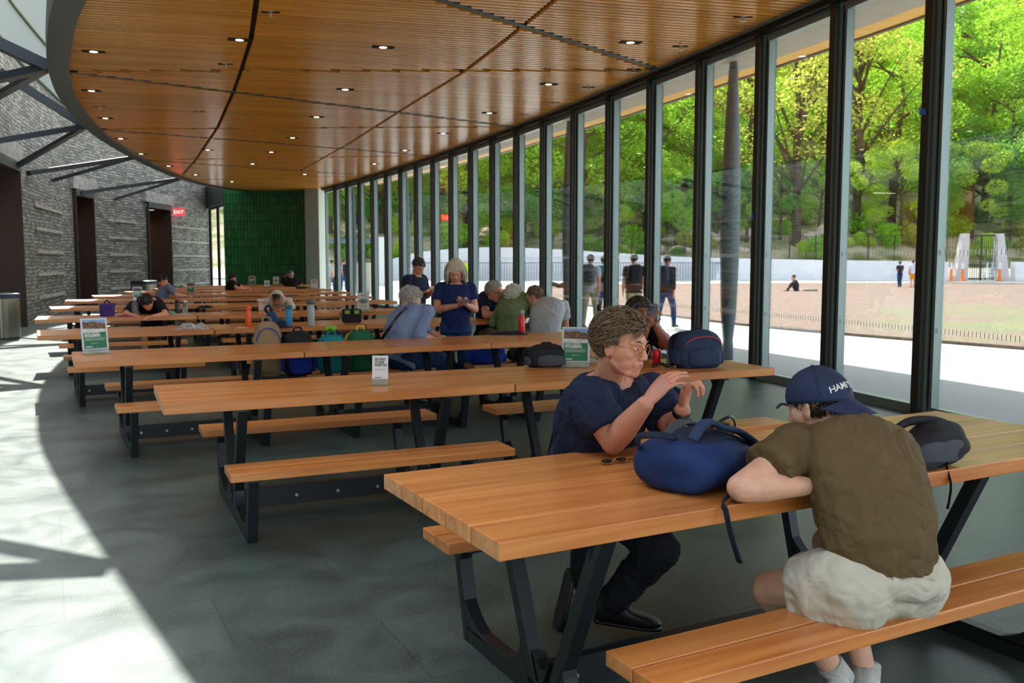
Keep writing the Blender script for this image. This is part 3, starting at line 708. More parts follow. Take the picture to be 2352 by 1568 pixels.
def person(label, J, skin, top, bottom, hair, shoes=None, k=1.0, wide=1.0, deep=1.0, sleeve=.55, leg='long', vox=.009, cat='person', group=None, hairm=None, eyes=True, female=False, folds=.012, fold_s=.09, jaw=1.0, nose=1.0, hem=.04, hv=1.0, name='person', top_name='shirt', bottom_name='trousers', parent_at=None, loose=1.0, armk=1.08, ntop=.975, hipw=.160, legk=1.0, shk=1.0):
    g = {a: (V(b) if hasattr(b, '__len__') else b) for a, b in J.items() if a not in ('hl', 'hr', 'spine')}
    pel, neck = g['pel'], g['neck']; sh_ax = (g['shr']-g['shl']).normalized(); hp_ax = (g['hir']-g['hil']).normalized()
    low = parent_at or V((pel.x, pel.y, min([g[q].z for q in ('anl', 'anr') if q in g]+[pel.z])-.07))
    root = thing(name, label, cat, low, 0, group)
    sp = [pel-(neck-pel).normalized()*.10*k, pel]+[V(q) for q in J.get('spine', [])]+[neck]
    npt = len(sp)
    def ring(t, gr, seg=22):
        c = cat4(sp, t); d = (cat4(sp, min(t+.03, 1))-cat4(sp, max(t-.03, 0))).normalized()
        ax = hp_ax.lerp(sh_ax, min(1, t*1.15)); ax = (ax-d*ax.dot(d)).normalized(); ay = d.cross(ax); w, dp = lerp_tab(TORSO, t)
        if female: w *= (1.0 if t < .25 else .9); 
        w = w*wide*k+gr; dp = dp*deep*k+gr
        fr = (.022*k if female and .6 < t < .8 else 0)
        out = []
        for i in range(seg):
            a = 2*math.pi*i/seg; x = math.cos(a); y = math.sin(a); x = math.copysign(abs(x)**.86, x); y = math.copysign(abs(y)**.86, y)
            out.append(c+ax*(x*w)+ay*(y*(dp+(fr if y < 0 else 0))))
        return out
    T_ = [i/22 for i in range(23)]
    b = MB(); b.loft([ring(t, 0) for t in T_])
    # neck and head
    hd = g['head']; H = head_frame(hd, g['face'], J.get('up', (0, 0, 1))); c, M = H
    b.cap_(neck-(neck-pel).normalized()*.03*k, hd+M@V((0, -.030, -.05))*k, .062*k, .052*k, 16)
    head_prims(b, H, k*hv, jaw=jaw, nose=nose)
    for s in 'lr':
        sh, el, wr = g['sh'+s], g['el'+s], g['wr'+s]
        b.ell(sh, (.060*k,)*3); limb(b, sh, el, .053*k*armk, .040*k*armk, (.45, .048*k*armk)); limb(b, el, wr, .041*k*armk, .027*k*armk, (.3, .043*k*armk)); b.ell(neck.lerp(sh, .5)-V((0, 0, .025))*k, (.075*k, .055*k, .05*k), look(sh-neck).to_3x3() if False else None)
        hnd = J.get('h'+s)
        if hnd:
            kw = dict(hnd[2]) if len(hnd) > 2 else {}
            hand_prims(b, wr+(V(hnd[0]).normalized())*.015*k, V(hnd[0]), V(hnd[1]), kw.pop('s', 1), k, **kw)
        else: 
            d = (wr-el).normalized(); hand_prims(b, wr+d*.015*k, d, V((0, .3, -1)) if abs(d.z) < .8 else V((1 if s == 'l' else -1, 0, 0)), 1, k)
        hi = g['hi'+s]
        if 'kn'+s in g:
            kn, an = g['kn'+s], g['an'+s]; limb(b, hi, kn, .088*k*legk, .058*k*legk, (.4, .080*k*legk)); limb(b, kn, an, .057*k*legk, .036*k, (.3, .056*k)); td = g['to'+s].normalized()
            fu = V(J.get('up'+s, (0, 0, 1))); fu = (fu-td*fu.dot(td)).normalized(); b.cap_(an-fu*.04*k, an+td*.12*k-fu*.066*k, .030*k, .018*k, 10)
    o = b.build('body', skin, root); bake(o, vox, 4)
    # shirt
    if top:
        t = MB(); gr = .013*k; t.loft([ring(q, gr+(.006 if q < .3 else 0)) for q in T_ if hem <= q <= ntop])
        for s in 'lr':
            sh, el, wr = g['sh'+s], g['el'+s], g['wr'+s]; t.ell(sh, (.073*k*max(1, armk*.95)*shk,)*3); t.ell(neck.lerp(sh, .5)-V((0, 0, .02))*k, (.090*k, .074*k, .064*k))
            if sleeve <= 1: e = sh.lerp(el, sleeve); t.tube([sh, sh.lerp(e, .5), e], [.070*k*loose*max(1, armk*.94), .068*k*loose*max(1, armk*.94), .068*k*loose*max(1, armk*.94)], 18); 
            else: e = el.lerp(wr, sleeve-1); limb(t, sh, el, .066*k, .054*k); t.tube([el, el.lerp(e, .5), e], [.055*k, .052*k, .044*k], 16); t.ell(el, (.055*k,)*3)
        bake(t.build(top_name, top, root), max(vox, .007), 2, folds*k, fold_s)
    if bottom:
        t = MB(); t.loft([ring(q, .016*k) for q in T_ if q <= .2]); hx = look(hp_ax)
        t.ell(pel-V((0, 0, .03))*k, (.125*k, hipw*k*wide, .11*k), hx)
        for s in 'lr':
            hi = g['hi'+s]; kn, an = g['kn'+s], g['an'+s]
            t.ell(hi, (.106*k*legk,)*3)
            if leg == 'long': limb(t, hi, kn, .104*k, .074*k); limb(t, kn, an+(an-kn).normalized()*.0, .072*k, .054*k)
            else: e = hi.lerp(kn, leg); t.tube([hi, hi.lerp(e, .5), e], [.108*k*legk, .106*k*legk, .104*k*legk], 20)
        bake(t.build(bottom_name, bottom, root), max(vox, .008), 2, folds*k, fold_s)
    if shoes:
        for s in 'lr':
            an = g['an'+s]; td = g['to'+s].normalized(); up = (V(J['sup']) if 'sup' in J else V((0, 0, 1))); up = (up-td*up.dot(td)).normalized(); sd = td.cross(up)
            t = MB(); rg = []
            for q, w, h0, h1 in ((-.065, .022, -.085, -.03), (-.055, .034, -.092, .005), (-.02, .038, -.092, .02), (.03, .038, -.092, -.005), (.09, .045, -.092, -.035), (.15, .045, -.092, -.045), (.185, .034, -.09, -.055), (.20, .015, -.085, -.068)):
                cc = an+td*q*k; rg.append([cc+sd*(math.copysign(abs(math.cos(a))**.7, math.cos(a))*w*k)+up*(((h0+h1)/2+math.copysign(abs(math.sin(a))**.7, math.sin(a))*(h1-h0)/2)*k) for a in [2*math.pi*i/16 for i in range(16)]])
            t.loft(rg); t.build('shoe', shoes, root, smooth=True)
    if hair: hair_mesh(H, k*hv, **hair).build('hair', hairm, root, smooth=True)
    if eyes:
        for s in (-1, 1):
            e = MB(); e.ell(c+M@V((s*.030, .0795, .0035))*k*hv, tuple(q*k*hv for q in (.0125, .0095, .0052)), M, 12, 8); eo = e.build('eye', M_eyew, root, smooth=True)
            e = MB(); e.ell(c+M@V((s*.030, .0872, .0035))*k*hv, tuple(q*k*hv for q in (.0055, .003, .0048)), M, 10, 8); e.build('iris', M_iris, eo, smooth=True)
            e = MB(); e.tube([c+M@V((s*x, y, z))*k*hv for x, y, z in ((.014, .0965, .027), (.030, .0925, .033), (.047, .079, .029))], [.0025*k, .0035*k, .0015*k], 6); e.build('eyebrow', hairm or M_brow, root, smooth=True)
        e = MB()
        for z, w in ((-.0548, .0026), (-.0605, .0036)): e.tube([c+M@V((x, y, z+dz))*k*hv for x, y, dz in ((-.027, .0840, .003), (-.009, .0965, .001), (.009, .0965, .001), (.027, .0840, .003))], [.001*k, w*k*.9, w*k*.9, .001*k], 8, flat=.8)
        e.build('lips', M_lip, root, smooth=True)
    return root, H

def stand(x, y, h, face, arms=('hang', 'hang'), stride=0, lean=0):
    """joints of a standing figure at floor point (x,y), facing angle (deg, 90 = away from camera)"""
    k = h/1.75; f = V((math.cos(R(face)), math.sin(R(face)), 0)); r = V((f.y, -f.x, 0)); p = V((x, y, 0)); Z = V((0, 0, 1))
    J = dict(pel=p+Z*.93*k, neck=p+Z*1.47*k+f*(.02+lean)*k, head=p+Z*1.625*k+f*(.05+lean*1.4)*k, face=f)
    for s, q in (('l', -1), ('r', 1)):
        J['sh'+s] = p+Z*1.40*k+r*q*.185*k+f*lean*k; J['hi'+s] = p+Z*.90*k+r*q*.09*k
        st = stride*q; J['kn'+s] = p+Z*.50*k+r*q*.10*k+f*(st*.6+.03)*k; J['an'+s] = p+Z*.095*k+r*q*.10*k+f*(st-.02)*k; J['to'+s] = f
        a = arms[0 if s == 'l' else 1]
        if a == 'hang': J['el'+s] = J['sh'+s]-Z*.29*k+r*q*.05*k-f*.02*k-f*st*.15*k; J['wr'+s] = J['el'+s]-Z*.24*k+f*(.06-st*.3)*k+r*q*.01*k; J['h'+s] = (-Z+f*.2, -r*q, {'s': 1 if q < 0 else -1})
        elif a == 'hold': J['el'+s] = J['sh'+s]-Z*.28*k+r*q*.06*k+f*.03*k; J['wr'+s] = J['el'+s]+f*.20*k-r*q*.13*k+Z*.07*k; J['h'+s] = (f*.7-r*q*.7+Z*.2, Z, {'s': 1 if q > 0 else -1, 'curl': (.5, .7, .5)})
    return J, k
# ---------------------------------------------------------------- small builders
def sell(mb, c, r, M=None, e=.5, seg=24, rg=16, taper=0.0):
    c = V(c); M = M or Matrix.Identity(3); f = lambda x, p: math.copysign(abs(x)**p, x); rings = []
    for i in range(rg+1):
        ph = -math.pi/2+math.pi*i/rg; cz = f(math.sin(ph), e); cr = max(f(math.cos(ph), e), .02); k = 1-taper*(cz+1)/2
        rings.append([c+M@V((f(math.cos(t), e)*cr*r[0]*k, f(math.sin(t), e)*cr*r[1]*k, cz*r[2])) for t in [2*math.pi*j/seg for j in range(seg)]])
    return mb.loft(rings)
def text_mb(s, size, M, c, depth=.0006, bold=0, align='LEFT', spacing=1.0, xs=1.0):
    """flat lettering as mesh: x to the right, z up, in the frame M at c"""
    cu = bpy.data.curves.new('t', 'FONT'); cu.body = s; cu.size = size; cu.align_x = align; cu.offset = bold; cu.space_character = spacing; cu.resolution_u = 3
    o = bpy.data.objects.new('t', cu); COL.objects.link(o); dg = bpy.context.evaluated_depsgraph_get(); dg.update()
    me = o.evaluated_get(dg).to_mesh(); mb = MB()
    vs = [v.co.copy() for v in me.vertices]; fs = [tuple(p.vertices) for p in me.polygons]
    bpy.data.objects.remove(o); mb.add([V(c)+M@V((v.x*xs, -depth, v.y)) for v in vs], fs); return mb
def strap(mb, pts, w, th=.004, up=V((0, 0, 1)), n=18):
    P = [cat4([V(p) for p in pts], i/n) for i in range(n+1)]; mb.tube(P, w/2, 8, up=up, flat=th/w*2); return mb

M_navy = cloth_mat('navy_cotton', rgb(28, 38, 62)); M_jean_b = cloth_mat('black_denim', rgb(28, 32, 40)); M_olive = cloth_mat('olive_cotton', rgb(98, 82, 52), .08)
M_short = cloth_mat('pale_shorts', rgb(196, 192, 174), .05); M_jean = cloth_mat('blue_denim', rgb(34, 62, 104), .2); M_navy2 = cloth_mat('navy_blouse', rgb(26, 40, 84), .3, 16)
M_blueg = cloth_mat('chambray_shirt', rgb(124, 142, 176), .1); M_green = cloth_mat('sage_sweater', rgb(112, 128, 88), .1); M_grey = cloth_mat('light_grey_tee', rgb(178, 184, 190), .05)
M_blk = cloth_mat('black_cotton', rgb(24, 25, 28)); M_cream = cloth_mat('cream_fleece', rgb(214, 206, 190), .08, 30); M_kh = cloth_mat('khaki_cotton', rgb(150, 146, 118)); M_gb = cloth_mat('grey_blue_shirt', rgb(112, 128, 150))
M_shoe_b = mat('black_leather', rgb(26, 26, 28), .4, bump=.2, bump_s=40); M_shoe_w = mat('white_trainer', rgb(215, 215, 215), .6)
H_brown = mat('hair_greying_brown', rgb(104, 86, 62), .45, noise_s=60, noise_a=.35); H_dark = mat('hair_dark', rgb(34, 26, 22), .4, noise_s=40); H_grey = mat('hair_silver', rgb(172, 168, 158), .5, noise_s=50, noise_a=.2)
H_blond = mat('hair_ash_blonde', rgb(196, 186, 164), .5, noise_s=60, noise_a=.2); H_white = mat('hair_white', rgb(214, 212, 196), .5, noise_s=60, noise_a=.15); H_sh = mat('hair_cropped_brown', rgb(116, 92, 70), .6, noise_s=60)
M_gold = mat('amber_frame', rgb(176, 130, 60), .3, .4); M_plast = mat('black_plastic', rgb(20, 20, 22), .35)
T1o = V((-.2547, 2.825, 0)); T1u = V((math.cos(.488), math.sin(.488), 0)); T1v = V((-T1u.y, T1u.x, 0))
def T1(u, v, z=0): return T1o+T1u*u+T1v*v+V((0, 0, z))

# ---- older man in navy T-shirt
elR = on(1408, 1030, .80); elL = on(1556, 1000, .815)
J = dict(pel=T1(.98, .66, .55), spine=[at(1372, 1010, 3.80)], neck=at(1396, 866, 3.68), head=at(1428, 794, 3.56), face=(.77, -.62, -.12), up=(.08, -.02, 1), upr=(.75, .3, -.2),
    shr=at(1352, 915, 3.56), shl=at(1496, 905, 3.86), elr=elR+V((0, 0, .028)), wrr=at(1482, 928, 3.36), ell=elL+V((0, 0, .01)), wrl=at(1567, 942, 3.60),
    hir=T1(.86, .60, .53), hil=T1(1.06, .62, .53), knr=at(1352, 1215, 3.48), anr=at(1345, 1350, 3.72), tor=(-.22, -.12, -.95), knl=at(1512, 1262, 3.42), anl=at(1408, 1378, 3.62), tol=(1, -.05, -.12),
    hr=((.62, .05, .70), (.55, .5, -.5), {'s': 1, 'curl': (.42, .35, .25), 'fan': .04, 'thumb': (.5, .3)}), hl=((.15, -.1, .95), (.75, -.6, -.05), {'s': -1, 'curl': (1.1, 1.2, .7), 'fan': .05, 'thumb': (.55, .9)}))
om, OH = person('person in navy T-shirt and glasses sitting behind the nearest table, gesturing with both hands', J, SK_R, M_navy, M_jean_b,
    dict(kind='short', seed=3, n=1300, length=.070, rad=.0036, comb=(.55, -.7, -.2), lift=.30, curl=.22, line=.058, back=-.092, vol=1.07), None, 1.03, vox=.0042, hairm=H_brown, sleeve=.66, wide=1.1, deep=1.1, hem=.12, folds=.022, fold_s=.07, loose=1.12, jaw=1.05, armk=1.2, ntop=.995, top_name='t_shirt', bottom_name='jeans')
c, M = OH; K = 1.03
for s in (-1, 1):            # round amber glasses
    b = MB(); pts = [c+M@V((s*.033+math.cos(a)*.0235, .101-abs(math.cos(a)*s*.5+.5)*.010, .0+math.sin(a)*.020))*K for a in [2*math.pi*i/20 for i in range(21)]]; b.tube(pts, .0016, 6); b.tube([c+M@V(p)*K for p in ((s*.056, .092, .006), (s*.074, .06, .010), (s*.083, -.005, .008))], .0016, 6)
    if s == 1: b.tube([c+M@V(p)*K for p in ((-.011, .103, .004), (0, .109, .007), (.011, .103, .004))], .0016, 6)
    b.build('glasses_rim', M_gold, om, smooth=True)
wr = J['wrl']; d = (wr-J['ell']).normalized(); b = MB(); b.tube([wr-d*.030, wr-d*.022, wr-d*.006, wr+d*.002], [.034, .0375, .0375, .034], 20); b.build('wristband', M_plast, om, smooth=True)
for s, m in (('l', M_shoe_b), ('r', M_shoe_b)):
    an = J['an'+s]; td = V(J['to'+s]).normalized(); up = V((0, 0, 1)) if s == 'l' else V((.75, .3, -.2)); up = (up-td*up.dot(td)).normalized(); sd = td.cross(up)
    t = MB(); rg = []
    for q, w, h0, h1 in ((-.065, .022, -.085, -.03), (-.055, .034, -.092, .03), (-.02, .039, -.092, .045), (.03, .038, -.092, .01), (.09, .046, -.092, -.03), (.15, .046, -.092, -.042), (.19, .036, -.09, -.052), (.21, .015, -.085, -.066)):
        cc = an+td*q; rg.append([cc+sd*(math.copysign(abs(math.cos(a))**.7, math.cos(a))*w)+up*(((h0+h1)/2+math.copysign(abs(math.sin(a))**.7, math.sin(a))*(h1-h0)/2)) for a in [2*math.pi*i/18 for i in range(18)]])
    t.loft(rg); sh = t.build('shoe', m, om, smooth=True)
    t = MB(); rg = []
    for q, w in ((-.068, .030), (-.05, .042), (0, .044), (.06, .047), (.12, .053), (.17, .048), (.21, .026)):
        cc = an+td*q-up*.088; rg.append([cc+sd*(math.copysign(abs(math.cos(a))**.5, math.cos(a))*w)+up*(math.sin(a)*.012) for a in [2*math.pi*i/14 for i in range(14)]])
    t.loft(rg); t.build('sole', M_plast, sh, smooth=True)
    t = MB()
    for i in range(4): q = .02+i*.022; t.tube([an+td*q+sd*x+up*(-.004-i*.009+(-.006 if abs(x) > .02 else 0)) for x in (-.03, 0, .03)], .003, 6)
    t.build('laces', M_plast, sh)

# ---- person with the backwards cap
elb = on(1703, 1128, .80)+V((0, 0, .012)); wrp = on(1852, 1128, .80)+V((0, .02, .012))
J = dict(pel=T1(1.235, -.70, .55), spine=[at(2012, 1190, 2.80)], neck=at(1955, 976, 3.02), head=at(1876, 934, 3.10), face=(-.62, .76, -.28), up=(-.06, .10, 1),
    shl=at(1838, 1030, 2.98), shr=at(2044, 1036, 3.08), ell=elb, wrl=wrp, elr=T1(1.62, -.32, .80), wrr=T1(1.38, -.28, .79),
    hil=T1(1.10, -.70, .52), hir=T1(1.33, -.72, .52), knl=at(1772, 1356, 2.98), anl=at(1925, 1548, 3.05), tol=(.3, .9, -.05), knr=T1(1.45, -.30, .50), anr=at(1990, 1556, 3.12), tor=(-.1, .95, -.05),
    hl=((.9, .25, -.15), (0, 0, -1), {'s': -1, 'curl': (.2, .3, .2)}), hr=((-.9, .1, 0), (0, 0, -1), {'s': 1, 'curl': (.2, .3, .2)}))
cg, CH = person('person in olive T-shirt, pale shorts and backwards navy cap sitting with back to camera', J, SK_P, M_olive, M_short,
    dict(kind='short', seed=5, n=500, length=.03, rad=.003, comb=(0, -.2, -1), lift=.02, curl=.05, line=-.005, back=-.062, vol=.97, zmax=.030), M_shoe_w, 1.03, vox=.0045, hairm=H_dark, sleeve=.56, leg=.50, hipw=.215, legk=1.12, wide=1.0, deep=1.0, hem=.31, folds=.030, fold_s=.09, loose=1.18, eyes=False, ntop=.99, armk=1.12, top_name='t_shirt', bottom_name='shorts')
c, M = CH; K = 1.03; M_cap = mat('navy_cap_twill', rgb(30, 44, 76), .75, bump=.15, bump_s=300)
b = MB(); rings = []
for i in range(15):
    ph = -.12+(math.pi/2+.12)*i/14; rings.append([c+M@V(((.094*math.cos(ph)*math.cos(t)), -.016+.114*math.cos(ph)*math.sin(t), .030+.106*math.sin(ph)-(.014 if math.sin(t) < 0 else -.008)*abs(math.sin(t))*(1-i/14)))*K for t in [2*math.pi*j/36 for j in range(36)]])
b.loft(rings); cp = b.build('cap', M_cap, cg, smooth=True)
b = MB(); top = []; 
for i in range(9):
    q = i/8; rr = []
    for j in range(17):
        x = (j/16*2-1); w = .086-.008*q; y = -.016-.111*math.sqrt(max(0, 1-(x*w/.094)**2))-.072*q*math.sqrt(max(0.0, 1-abs(x)**3)); z = .010-.060*q*math.sqrt(max(0.0, 1-abs(x)**3))-.022*x*x
        rr.append(c+M@V((x*w, y, z))*K)
    top.append(rr)
vs = [p for r_ in top for p in r_]; n_ = len(vs); vs2 = vs+[p-M@V((0, 0, .0035)) for p in vs]; fs = []
for i in range(8):
    for j in range(16):
        a = i*17+j; fs += [(a, a+1, a+18, a+17), (n_+a, n_+a+17, n_+a+18, n_+a+1)]
for j in range(16): fs.append((8*17+j, 8*17+j+1, n_+8*17+j+1, n_+8*17+j))
for i in range(8): fs += [(i*17, (i+1)*17, n_+(i+1)*17, n_+i*17), (i*17+16, n_+i*17+16, n_+(i+1)*17+16, (i+1)*17+16)]
b.add(vs2, fs); b.build('cap_brim', M_cap, cp, smooth=True)
b = MB()
for i in range(6):       # panel seams
    t = math.pi/6+i*math.pi/3; b.tube([c+M@V((.0945*math.cos(ph)*math.cos(t), -.016+.1145*math.cos(ph)*math.sin(t), .030+.1065*math.sin(ph)))*K for ph in [j*math.pi/2/12 for j in range(13)]], .0011, 5)
b.ell(c+M@V((0, -.016, .137))*K, (.007, .007, .004)); b.build('cap_seams', M_cap, cp, smooth=True)
tm = text_mb('HAMPTON', .030, Matrix.Identity(3), (0, 0, 0), bold=.0006, align='CENTER', spacing=1.0); lo = MB()
vs = []
for p in tm.v:           # wrap the lettering round the front panel of the cap
    a = -math.pi/2+p.x/.098; z = .034+p.z+.010*math.cos(p.x/.045); ph = math.asin(max(-.2, min(.98, (z-.030+.010)/.106)))
    vs.append(c+M@V((.0965*math.cos(ph)*math.cos(a), -.016+.1165*math.cos(ph)*math.sin(a), z))*K)
lo.add(vs, tm.f); lo.build('cap_lettering', M_white, cp)
b = MB(); strap(b, [c+M@V(p)*K for p in ((.03, .094, .03), (0, .105, .022), (-.03, .112, .03), (-.045, .125, .018))], .014); b.build('cap_strap', M_cap, cp)
b = MB(); p = J['anl']; q = J['knl']; d = (q-p).normalized(); b.tube([p-d*.03, p+d*.02, p+d*.06], [.046, .047, .048], 16); p = J['anr']; b.tube([p-V((0, 0, .04)), p, p+V((0, 0, .05))], [.046, .047, .048], 16); b.build('socks', cloth_mat('grey_sock', rgb(190, 190, 186)), cg, smooth=True)

# ---- the others
def seated(px, py, Y, face, k=1.0, zs=.43, lean=.12, headpx=None, look_=None, arms='table', base=None, armz=.80, reach=.34, width=.19):
    """person on a bench: pelvis under the given point, facing angle in degrees"""
    f = V((math.cos(R(face)), math.sin(R(face)), 0)); r = V((f.y, -f.x, 0)); Z = V((0, 0, 1))
    p = base if base is not None else V(((px-1176)/2080*Y, Y, 0)); p = V((p.x, p.y, 0)); pz = p+Z*(zs+.12*k)
    nk = pz+Z*(.50*k)+f*lean*k; hd = at(*headpx) if headpx else nk+Z*.155*k+f*.05*k
    J = dict(pel=pz, spine=[pz+Z*.26*k+f*(lean*.25-.02)*k], neck=nk, head=hd, face=V(look_) if look_ else f)
    for s, q in (('l', -1), ('r', 1)):
        J['sh'+s] = nk-Z*.065*k+r*q*width*k; J['hi'+s] = pz-Z*.03+r*q*.09*k
        J['kn'+s] = J['hi'+s]+f*.40*k+r*q*.05-Z*.02; J['an'+s] = V((J['kn'+s].x+f.x*.02, J['kn'+s].y+f.y*.02, .09)); J['to'+s] = f
        if arms == 'table': J['el'+s] = J['sh'+s]-Z*.22*k+f*.16*k+r*q*.07*k; J['wr'+s] = V((0, 0, armz))+V((p.x, p.y, 0))+f*(lean+reach)*k+r*q*.07*k; J['el'+s].z = max(J['el'+s].z, armz+.02); J['h'+s] = (f*.8-r*q*.6, -Z, {'s': 1 if q > 0 else -1, 'curl': (.3, .4, .3)})
        if arms == 'lap': J['el'+s] = J['sh'+s]-Z*.27*k+r*q*.05*k; J['wr'+s] = J['el'+s]+f*.22*k-r*q*.05*k; J['h'+s] = (f, -Z, {'s': 1 if q > 0 else -1})
    return J
# woman in black holding up a phone
J = seated(1452, 0, 7.30, -62, 1.0, lean=.05, headpx=(1468, 718, 7.16), look_=(.30, -.95, -.05), arms='lap')
J['ell'] = at(1538, 795, 7.0); J['wrl'] = at(1508, 752, 6.92); J['elr'] = at(1462, 800, 7.0); J['wrr'] = at(1484, 757, 6.90); J['shl'] = at(1502, 770, 7.22); J['shr'] = at(1448, 775, 7.22)
J['hl'] = ((-.2, -.1, .95), (-.8, .3, 0), {'s': 1, 'curl': (.5, .7, .5)}); J['hr'] = ((.25, -.1, .9), (.7, .3, .1), {'s': -1, 'curl': (.5, .7, .5)}); J['knl'] = at(1560, 915, 7.15); J['anl'] = V((J['knl'].x, J['knl'].y+.05, .09))
wp, WH = person('person in black top with dark wavy hair photographing with a raised phone', J, SK_B, M_blk, M_jean, dict(kind='long', seed=8, n=420, length=.15, rad=.007, comb=(0, -.3, -1), lift=.35, curl=.35, line=.05, back=-.10, vol=1.1), M_shoe_b, 1.0, vox=.007, hairm=H_dark, sleeve=.6, female=True)
b = MB(); sell(b, at(1499, 720, 6.88), (.038, .0045, .077), Matrix.Rotation(R(4), 3, 'Y'), .25); ph = b.build('phone', mat('phone_case', rgb(40, 48, 66), .3), None, smooth=True); tag(ph, 'dark phone held upright in front of the face of the woman in black', 'phone')
for dx, dz in ((-.020, .052), (-.020, .030), (-.002, .044)):
    b = MB(); b.tube([at(1499, 720, 6.88)+V((dx, -.004, dz)), at(1499, 720, 6.88)+V((dx, -.0075, dz))], .0075, 12); b.build('camera_lens', M_plast, ph, smooth=True)
# woman in chambray shirt, seen from behind
J = seated(0, 0, 0, 40, 1.06, lean=.20, headpx=(944, 691, 9.42), look_=(.75, .45, -.45), base=V((-1.16, 9.33, 0)), arms='lap')
J['elr'] = at(962, 770, 9.2); J['wrr'] = at(992, 777, 9.25); J['ell'] = at(985, 768, 9.6); J['wrl'] = at(1000, 772, 9.5); J['hr'] = ((1, .1, -.1), (0, 0, -1), {'s': 1}); J['hl'] = ((.8, -.5, 0), (0, 0, -1), {'s': -1}); J['anr'] = V((-1.1, 9.75, .09)); J['anl'] = V((-1.0, 9.95, .09))
cw, _ = person('person in blue grey shirt with silver hair in a bun, seated behind third row', J, SK_L, M_blueg, M_jean, dict(kind='bun', seed=11, n=320, length=.07, rad=.006, comb=(0, -.9, .25), lift=.2, curl=.3, line=.06, back=-.09, vol=1.08), M_shoe_b, 1.06, vox=.009, hairm=H_grey, sleeve=1.55, female=True, wide=1.12, hem=.06)
b = MB(); c, M = _; b.ell(c+M@V((0, -.085, .10)), (.05, .045, .04)); b.v = [p+V((noise.noise(p*40), noise.noise(p*41), noise.noise(p*39)))*.01 for p in b.v]; b.build('hair_bun', H_grey, cw, smooth=True)
b = MB(); strap(b, [at(935, 706, 9.22), at(915, 725, 9.02), at(893, 755, 8.98), at(872, 785, 9.15)], .03, .006, up=V((0, 1, 0))); b.build('shoulder_strap', M_plast, cw)
# woman standing, reading her phone
J, k = stand(-.635, 10.2, 1.56, -82, ('hold', 'hold')); J['head'] = J['head']+V((.0, -.04, -.02)); J['face'] = V((.05, -.85, -.50)); J['wrl'] = at(1072, 700, 9.93); J['wrr'] = at(1050, 702, 9.93)
sw, SH = person('person standing in navy short sleeved blouse and jeans, ash blonde bob, looking down at phone', J, SK_L, M_navy2, M_jean, dict(kind='bob', seed=14, n=560, length=.19, rad=.0075, comb=(0, 0, -1), lift=.22, curl=.12, line=.055, back=-.10, vol=1.12), M_shoe_b, k*1.06, vox=.008, hairm=H_blond, sleeve=.55, female=True, wide=1.08, deep=1.05, hem=.08, loose=1.0, shk=.85, hv=1.08)
b = MB(); sell(b, at(1063, 690, 9.80), (.040, .075, .005), Matrix.Rotation(R(25), 3, 'X')@Matrix.Rotation(R(70), 3, 'Z'), .3); tag(b.build('phone', mat('phone_grey', rgb(120, 110, 112), .3), smooth=True), 'phone held low in both hands by the standing blonde woman', 'phone')
J, k = stand(-1.42, 13.3, 1.60, -35, ('hold', 'hold')); J['head'] = J['head']+V((.02, -.02, -.02)); J['face'] = V((.6, -.6, -.55))
person('person standing farther back in navy V-neck tee with short dark hair, holding a pen', J, SK_L, M_navy, M_jean, dict(kind='short', seed=15, n=260, length=.05, rad=.006, comb=(0, -.9, -.2), lift=.3, curl=.2, line=.05, back=-.09, vol=1.04), M_shoe_b, k*1.05, vox=.011, hairm=mat('hair_salt_pepper', rgb(74, 68, 66), .5, noise_s=40), sleeve=.6, female=True, wide=1.12, loose=1.1)
# trio round the fourth row
J = seated(1128, 0, 12.55, -60, 1.12, lean=.18, headpx=(1136, 671, 12.1), look_=(.85, -.45, -.15), armz=.81)
mp_, MH = person('person in dark navy polo with glasses and grey beard at far side of fourth row', J, SK_R, M_navy, M_kh, dict(kind='short', seed=17, n=260, length=.04, rad=.006, comb=(0, -.9, -.2), lift=.25, curl=.1, line=.07, back=-.09), M_shoe_b, 1.16, vox=.011, hairm=H_grey, sleeve=.6, wide=1.15, deep=1.15, group=None)
c, M = MH; b = MB(); b.ell(c+M@V((0, .052, -.082))*1.16, (.052, .045, .034), M); b.v = [p+V((noise.noise(p*50), noise.noise(p*51), noise.noise(p*49)))*.006 for p in b.v]; b.build('beard', H_grey, mp_, smooth=True)
b = MB(); b.tube([c+M@V(p)*1.16 for p in ((.083, -.01, .006), (.07, .06, .008), (.05, .095, .004), (.012, .108, .004), (-.012, .108, .004), (-.05, .095, .004), (-.07, .06, .008))], .003, 5); b.build('glasses_rim', M_plast, mp_)
J = seated(1172, 0, 11.75, 60, 1.10, lean=.22, headpx=(1180, 682, 11.85), look_=(.45, .85, -.15)); J['ell'] = at(1133, 742, 11.9)
person('person in sage green sweater with curly white hair, back to camera in fourth row', J, SK_P, M_green, M_kh, dict(kind='curly', seed=19, n=520, length=.05, rad=.008, comb=(0, -.5, -.3), lift=.6, curl=.8, line=.05, back=-.10, vol=1.14), M_shoe_b, 1.12, vox=.011, hairm=H_white, sleeve=1.7, female=True, wide=1.1)
J = seated(1252, 0, 11.6, 75, .97, lean=.26, headpx=(1228, 683, 11.75), look_=(-.85, .35, -.35)); J['ell'] = J['shl']+V((-.06, .05, -.27)); J['wrl'] = J['ell']+V((-.1, .2, -.03)); J['elr'] = J['shr']+V((.04, .08, -.28)); J['wrr'] = J['elr']+V((-.12, .2, 0))
